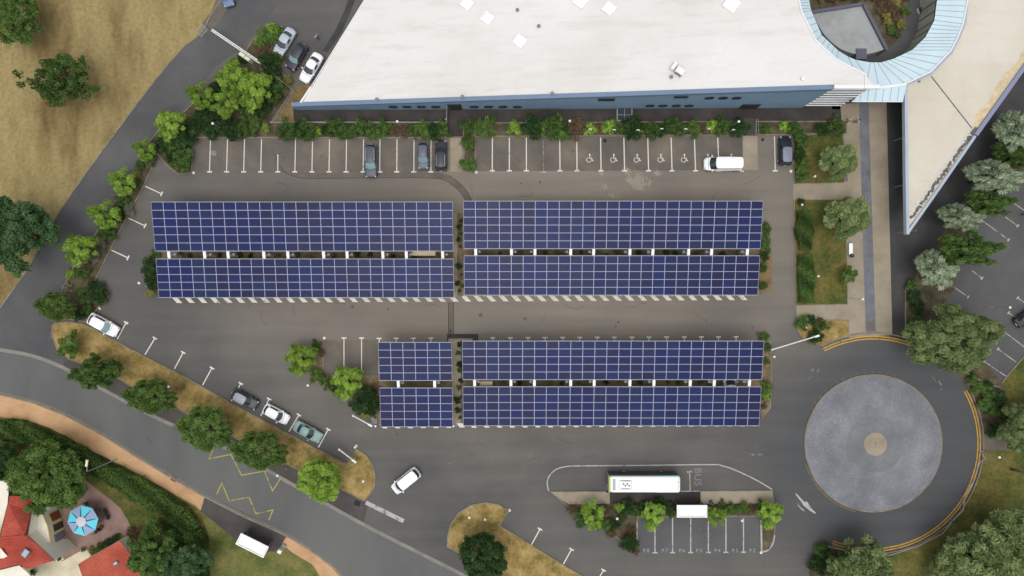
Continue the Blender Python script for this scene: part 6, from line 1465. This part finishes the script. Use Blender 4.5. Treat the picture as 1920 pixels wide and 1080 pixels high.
SK = {
 'mid':   (1.2, 1.1, 'leaf_mid', 30, .34, 62, .115, dict(irregular=.4)),
 'green': (1.2, 1.1, 'leaf_green', 30, .34, 62, .115, dict(irregular=.4)),
 'dark':  (1.2, 1.2, 'leaf_dark', 34, .34, 62, .115, dict(irregular=.35)),
 'lime':  (1.0, 1.0, 'leaf_lime', 22, .32, 60, .115, dict(irregular=.3)),
 'rust':  (1.2, .8, 'leaf_rust', 24, .34, 48, .11, dict(irregular=.5)),
 'yellow':(1.0, .9, 'leaf_yellow', 20, .32, 60, .115, dict(irregular=.4)),
 'grey':  (1.0, .8, 'leaf_grey', 18, .30, 46, .11, dict(irregular=.5)),
 'bright':(1.0, .9, 'leaf_lime', 20, .32, 60, .115, dict(irregular=.4)),
}
SM = {}
words = {'mid': 'mid green', 'green': 'fresh green', 'dark': 'dark green', 'lime': 'lime green', 'rust': 'rusty brown', 'yellow': 'yellowish', 'grey': 'grey leaved', 'bright': 'bright green'}
ordn = ['first', 'second', 'third', 'fourth', 'fifth', 'sixth', 'seventh', 'eighth', 'ninth', 'tenth', 'eleventh', 'twelfth', 'thirteenth', 'fourteenth', 'fifteenth', 'sixteenth', 'seventeenth', 'eighteenth', 'nineteenth', 'twentieth', 'twenty-first', 'twenty-second', 'twenty-third', 'twenty-fourth', 'twenty-fifth', 'twenty-sixth', 'twenty-seventh', 'twenty-eighth', 'twenty-ninth', 'thirtieth']
def shrubs(where, items, group, by='left', hfac=1.0, z=.1):
    items = sorted(items, key=(lambda a: a[0]) if by == 'left' else (lambda a: a[1]))
    for i, it in enumerate(items):
        x, y, r_, k = it[:4]; r_ *= 1.16 if 'in the bed above' in where else 1.0; key = (k, rnd.randrange(2))
        if key not in SM:
            Rr, Ht, mt, nc, cr, nl, ls, kw = SK[k]; SM[key] = (crown_mesh('shrub', Rr, Ht, mt, hash_(k) + 17 * key[1], nc, cr, nl, ls, z0=.12, norm=1.06, **kw), Rr)
        me, Rr = SM[key]; hgt = .6; s = r_ * (1 - hgt / H) / PPM / Rr
        o = bpy.data.objects.new('shrub', me); C.objects.link(o); p = P(x, y, hgt * s); o.location = (p.x, p.y, z); o.rotation_euler = (0, 0, rnd.uniform(0, 6.28))
        sq = it[4] if len(it) > 4 else rnd.uniform(.88, 1.1)
        if len(it) > 4: o.rotation_euler = (0, 0, 0)
        o.scale = (s, s * sq, s * hfac * rnd.uniform(.85, 1.25))
        tag(o, f"{words[k]} shrub {where}, {ordn[i]} from the {'left' if by == 'left' else 'top'}", 'shrub', group)
shrubs('in the bed above the top left bays', [(540, 246, 17, 'mid'), (560, 243, 14, 'dark'), (577, 246, 17, 'mid'), (593, 248, 9, 'lime'), (632, 240, 17, 'mid'), (644, 250, 14, 'mid'), (663, 246, 12, 'green'), (685, 243, 18, 'mid'), (700, 250, 13, 'green'), (716, 242, 15, 'mid'), (738, 245, 12, 'rust'), (760, 246, 12, 'rust'), (776, 246, 10, 'mid'), (795, 244, 15, 'green'), (816, 248, 14, 'dark'), (830, 242, 15, 'mid'), (612, 245, 9, 'dark')], 'shrubs in the long bed along the hall')
shrubs('in the bed above the top right bays', [(882, 240, 16, 'mid'), (897, 241, 13, 'green'), (878, 269, 11.5, 'green'), (878, 309, 13, 'green'), (916, 240, 17, 'green'), (963, 241, 13, 'lime'), (997, 239, 19, 'dark'), (1014, 241, 11, 'lime'), (1036, 238, 17, 'mid'), (1045, 250, 15, 'green'), (1048, 228, 8, 'yellow'), (1060, 242, 13, 'mid'), (1080, 240, 17, 'rust'), (1106, 243, 11, 'lime'), (1120, 241, 9, 'rust'), (1144, 239, 12, 'lime'), (1160, 241, 13, 'mid'), (1186, 240, 18, 'dark'), (1201, 241, 9, 'lime'), (1222, 244, 15, 'mid'), (1238, 246, 11, 'dark'), (1258, 238, 13, 'mid'), (1268, 242, 16, 'mid'), (1298, 243, 14, 'green'), (1321, 240, 10, 'rust'), (1337, 238, 11, 'lime'), (1352, 240, 15, 'mid'), (1385, 241, 17, 'dark')], 'shrubs in the long bed along the hall')
shrubs('right of the ramp by the top right corner', [(1428, 240, 11, 'mid'), (1437, 241, 9, 'green'), (1471, 238, 11, 'lime'), (1486, 241, 13, 'mid'), (1497, 250, 15, 'mid'), (1540, 242, 12, 'dark'), (1567, 238, 17, 'mid'), (1501, 268, 13, 'mid'), (1497, 290, 12, 'dark'), (1502, 312, 14, 'green'), (1500, 330, 10, 'mid')], 'shrubs around the top right bay')
shrubs('in the dark thicket at the upper left corner', [(382, 220, 20, 'dark'), (398, 245, 18, 'dark'), (420, 222, 16, 'dark'), (432, 244, 20, 'dark'), (455, 244, 16, 'mid'), (478, 240, 14, 'mid'), (497, 240, 9, 'lime'), (365, 236, 16, 'dark'), (350, 262, 20, 'dark'), (330, 272, 18, 'mid'), (345, 290, 20, 'mid'), (342, 312, 17, 'mid'), (322, 290, 14, 'dark'), (305, 272, 15, 'dark'), (462, 215, 16, 'mid'), (490, 205, 18, 'dark'), (478, 222, 13, 'mid')], 'dark shrubs in the upper left thicket')
shrubs('around the trees below the gate and silver car', [(500, 70, 20, 'green'), (512, 57, 13, 'bright'), (524, 62, 14, 'mid'), (487, 80, 11, 'bright'), (498, 97, 17, 'rust'), (505, 118, 19, 'dark'), (522, 108, 12, 'mid'), (512, 138, 17, 'dark'), (523, 158, 18, 'mid'), (508, 178, 20, 'mid'), (540, 150, 10, 'yellow'), (548, 128, 9, 'rust'), (408, 168, 16, 'dark'), (400, 195, 14, 'dark'), (455, 110, 9, 'dark')], 'shrubs below the sliding gate')
shrubs('in the strip between access road and car park', [(258, 328, 9, 'yellow'), (285, 300, 12, 'mid'), (248, 345, 14, 'mid'), (262, 310, 9, 'mid'), (230, 378, 14, 'mid'), (240, 392, 13, 'grey'), (222, 402, 15, 'dark'), (205, 440, 15, 'mid'), (190, 452, 12, 'grey'), (197, 428, 10, 'mid'), (178, 486, 11, 'grey'), (132, 512, 10, 'lime'), (155, 514, 13, 'mid'), (165, 500, 10, 'rust'), (128, 540, 11, 'grey'), (180, 548, 20, 'dark'), (160, 556, 16, 'mid'), (192, 562, 12, 'mid'), (165, 580, 12, 'mid'), (172, 530, 10, 'rust'), (150, 590, 12, 'dark')], 'shrubs in the left planting strip', by='top')
shrubs('at the left end of the upper left carport', [(283, 503, 15, 'dark', 1.3), (288, 528, 15, 'dark', 1.0), (282, 548, 9, 'yellow'), (292, 478, 10, 'mid')], 'shrubs at the carport ends', by='top')
shrubs('at the right end of the upper right carport', [(1436, 430, 9, 'mid', 1.5), (1436, 455, 12, 'mid', 1.5), (1432, 480, 9, 'dark'), (1429, 502, 10, 'mid'), (1430, 535, 9, 'mid')], 'shrubs at the carport ends', by='top')
shrubs('at the right end of the lower right carport', [(1432, 632, 11, 'mid'), (1438, 652, 9, 'mid'), (1437, 676, 7, 'mid'), (1434, 727, 14, 'green'), (1436, 742, 9, 'lime'), (1433, 762, 8, 'rust')], 'shrubs at the carport ends', by='top')
shrubs('in the triangular bed beside the short carport', [(592, 648, 11, 'mid'), (602, 660, 9, 'rust'), (590, 703, 13, 'green'), (607, 712, 11, 'mid'), (620, 722, 12, 'mid'), (690, 740, 20, 'dark'), (676, 758, 20, 'dark'), (698, 762, 15, 'dark'), (685, 778, 9, 'yellow'), (634, 735, 10, 'mid'), (702, 728, 11, 'rust')], 'shrubs in the triangular bed')
shrubs('on the bus island', [(1072, 954, 12, 'rust'), (1086, 966, 11, 'mid'), (1088, 982, 10, 'mid'), (1132, 984, 14, 'mid'), (1136, 957, 12, 'rust'), (1150, 983, 13, 'dark'), (1147, 1000, 12, 'rust'), (1160, 951, 10, 'lime', 1.0), (1180, 950, 14, 'dark'), (1192, 958, 12, 'mid'), (1165, 970, 10, 'mid'), (1178, 1016, 18, 'dark'), (1192, 1034, 8, 'rust'), (1182, 995, 11, 'rust'), (1206, 948, 10, 'dark'), (1254, 952, 12, 'dark'), (1262, 964, 9, 'mid'), (1366, 954, 13, 'mid'), (1391, 953, 13, 'green', 1.0), (1410, 955, 9, 'rust'), (1425, 948, 12, 'mid'), (1352, 944, 8, 'mid'), (1236, 942, 12, 'dark')], 'shrubs on the bus island')
shrubs('around the small lawn by the long barrier', [(1502, 379, 7.5, 'dark', 1.0), (1505, 604, 15, 'mid'), (1520, 600, 10, 'dark'), (1536, 610, 13, 'mid'), (1530, 630, 13, 'dark'), (1520, 637, 8, 'mid')], 'shrubs by the small entrance lawn')
shrubs('between the turning road and the east lot', [(1822, 712, 12, 'green'), (1832, 728, 13, 'green'), (1852, 735, 16, 'mid'), (1868, 748, 18, 'dark'), (1845, 755, 17, 'mid'), (1862, 770, 14, 'mid'), (1885, 775, 16, 'mid'), (1862, 806, 13, 'dark'), (1712, 555, 14, 'dark'), (1718, 575, 14, 'dark'), (1708, 535, 12, 'mid'), (1715, 600, 12, 'mid'), (1850, 722, 10, 'dark')], 'shrubs between turning road and east lot', by='top')
shrubs('at the lower end of the turning road', [(1540, 1032, 17, 'mid'), (1555, 1048, 16, 'dark'), (1532, 1058, 18, 'dark'), (1560, 1068, 16, 'mid'), (1580, 1045, 14, 'mid')], 'shrubs below the turning road')
sm = [(x + rnd.uniform(-5, 5), 478 + rnd.uniform(-2, 3), rnd.uniform(4, 6), rnd.choice(['dark', 'mid', 'dark', 'rust'])) for x in (340, 362, 408, 452, 470, 520, 560, 585, 630, 675, 697, 740, 775)]
shrubs('in the gap of the upper left carport', sm, 'small shrubs in the carport gaps', hfac=.8)
sm = [(x + rnd.uniform(-5, 5), 475 + rnd.uniform(-2, 3), rnd.uniform(4, 7), rnd.choice(['dark', 'mid', 'green'])) for x in (918, 940, 978, 1025, 1045, 1090, 1135, 1158, 1200, 1250, 1270, 1310, 1360, 1380)]
shrubs('in the gap of the upper right carport', sm, 'small shrubs in the carport gaps', hfac=.8)
sm = [(x + rnd.uniform(-5, 5), 716 + rnd.uniform(-2, 3), rnd.uniform(4, 6), rnd.choice(['dark', 'mid', 'green'])) for x in (940, 975, 1030, 1050, 1090, 1140, 1205, 1250, 1270, 1315)]
shrubs('in the gap of the lower right carport', sm, 'small shrubs in the carport gaps', hfac=.8)
shrubs('in the narrow upper middle strip', [(864, 414, 4, 'dark'), (861, 426, 5.5, 'dark'), (863, 438, 4.5, 'mid'), (860, 449, 5, 'dark'), (864, 462, 3.5, 'rust'), (861, 499, 6, 'dark'), (865, 516, 4, 'rust'), (858, 531, 5, 'dark'), (866, 536, 4, 'mid'), (862, 545, 3.5, 'dark')], 'small plants in the middle strips', by='top')
shrubs('in the narrow lower middle strip', [(862, 645, 5.5, 'dark'), (860, 662, 5, 'mid'), (862, 683, 6.5, 'dark'), (862, 694, 5, 'mid'), (864, 713, 4.5, 'dark'), (860, 727, 5.5, 'mid'), (858, 750, 6.5, 'dark'), (864, 745, 3.5, 'rust'), (859, 769, 6, 'dark'), (862, 783, 4, 'mid')], 'small plants in the middle strips', by='top')
shrubs('in the planting of the ring courtyard', [(1548, 3, 14, 'rust'), (1535, -2, 12, 'yellow'), (1575, -2, 13, 'mid'), (1600, -3, 11, 'mid'), (1640, 5, 14, 'rust'), (1660, 18, 14, 'rust'), (1645, 25, 12, 'rust'), (1675, 5, 13, 'yellow'), (1690, 0, 9, 'green'), (1655, 42, 12, 'yellow'), (1672, 38, 10, 'rust'), (1680, 52, 9, 'yellow'), (1662, 62, 9, 'green'), (1672, 72, 8, 'mid'), (1688, 28, 9, 'green'), (1625, -3, 11, 'rust')], 'shrubs in the ring courtyard', z=1.3)
shrubs('in the garden around the pink patio', [(171, 1030, 6, 'yellow'), (188, 1024, 7, 'mid'), (203, 1016, 8, 'dark'), (217, 1008, 7, 'dark'), (158, 1030, 5, 'mid'), (250, 925, 9, 'lime'), (300, 985, 14, 'mid'), (325, 1000, 16, 'mid'), (345, 985, 14, 'mid'), (250, 1000, 13, 'rust'), (63, 1072, 6, 'dark'), (112, 1046, 5, 'mid')], 'shrubs in the garden')
# hedges: one long clipped body of leaves each
def hedge(lab, spine, width, hgt, mt, seed, dens=75, ls=.15, rot=0):
    pts = [P(x, y) for x, y in spine]; base = pts[0].copy(); rg = np.random.RandomState(seed); V = []; T = []
    for i in range(len(pts) - 1):
        a, b_ = pts[i], pts[i + 1]; L_ = (b_ - a).length; n = int(L_ * width * dens); d = (b_ - a).normalized(); nn = Vector((-d.y, d.x, 0))
        for k in range(n):
            s, t_ = rg.rand(), rg.uniform(-1, 1); p = a.lerp(b_, s); wob = 1 + .16 * math.sin((p.x + p.y) * 1.3 + seed) + .1 * math.sin(p.x * 3.1 + p.y * 1.7)
            if rg.rand() < .25: q = p + nn * width / 2 * wob * (1 if t_ > 0 else -1) * rg.uniform(.85, 1.03); z = rg.uniform(.1, hgt)
            else: q = p + nn * t_ * width / 2 * wob; z = hgt * (1 - .35 * abs(t_) ** 3) * (1 + .10 * math.sin(p.x * 2.3 + q.y * 1.9)) * rg.uniform(.72, 1.03)
            V.append((q.x - base.x, q.y - base.y, z)); T.append(.5 + .28 * math.sin(q.x * 1.7 + q.y * 2.1))
    pos = np.array(V); n = len(pos); nrm = rg.normal(size=(n, 3)) * .6 + np.array([0, 0, .8]); nrm /= np.linalg.norm(nrm, axis=1)[:, None]
    u = np.cross(nrm, rg.normal(size=(n, 3))); u /= np.linalg.norm(u, axis=1)[:, None]; v = np.cross(nrm, u); s = (ls * rg.uniform(.6, 1.3, n))[:, None]
    VV = np.stack([pos - u * s, pos - v * s * .5, pos + u * s, pos + v * s * .5], axis=1).reshape(-1, 3)
    me = bpy.data.meshes.new('hedge'); me.from_pydata(VV.tolist(), [], [(4 * i, 4 * i + 1, 4 * i + 2, 4 * i + 3) for i in range(n)])
    at = me.attributes.new('tone', 'FLOAT', 'FACE'); at.data.foreach_set('value', np.clip(np.array(T) + rg.normal(size=n) * .15, 0, 1).astype(np.float32))
    me.materials.append(MATS[mt]); o = bpy.data.objects.new('hedge', me); C.objects.link(o); o.location = base; tag(o, lab, 'hedge'); return o
hedge('long dark hedge between the sand path and the gardens', [(-60, 800), (0, 802), (55, 808), (110, 832), (180, 868), (240, 898), (300, 935), (345, 962), (368, 990), (372, 1030), (374, 1100)], 2.8, 1.7, 'leaf_mid', 3, 170, .15)
hedge('hedge of bushes along the upper part of the middle entrance lawn', [(1502, 395), (1504, 430), (1506, 470)], 2.1, 1.3, 'leaf_mid', 5, 240, .12)
hedge('hedge of bushes along the lower part of the middle entrance lawn', [(1506, 478), (1508, 520), (1508, 568)], 2.2, 1.3, 'leaf_mid', 6, 240, .12)
hedge('thick green hedge between the garden conifer and the roadside lawn', [(330, 1000), (350, 1030), (356, 1075)], 2.6, 1.9, 'leaf_mid', 8, 60, .17)
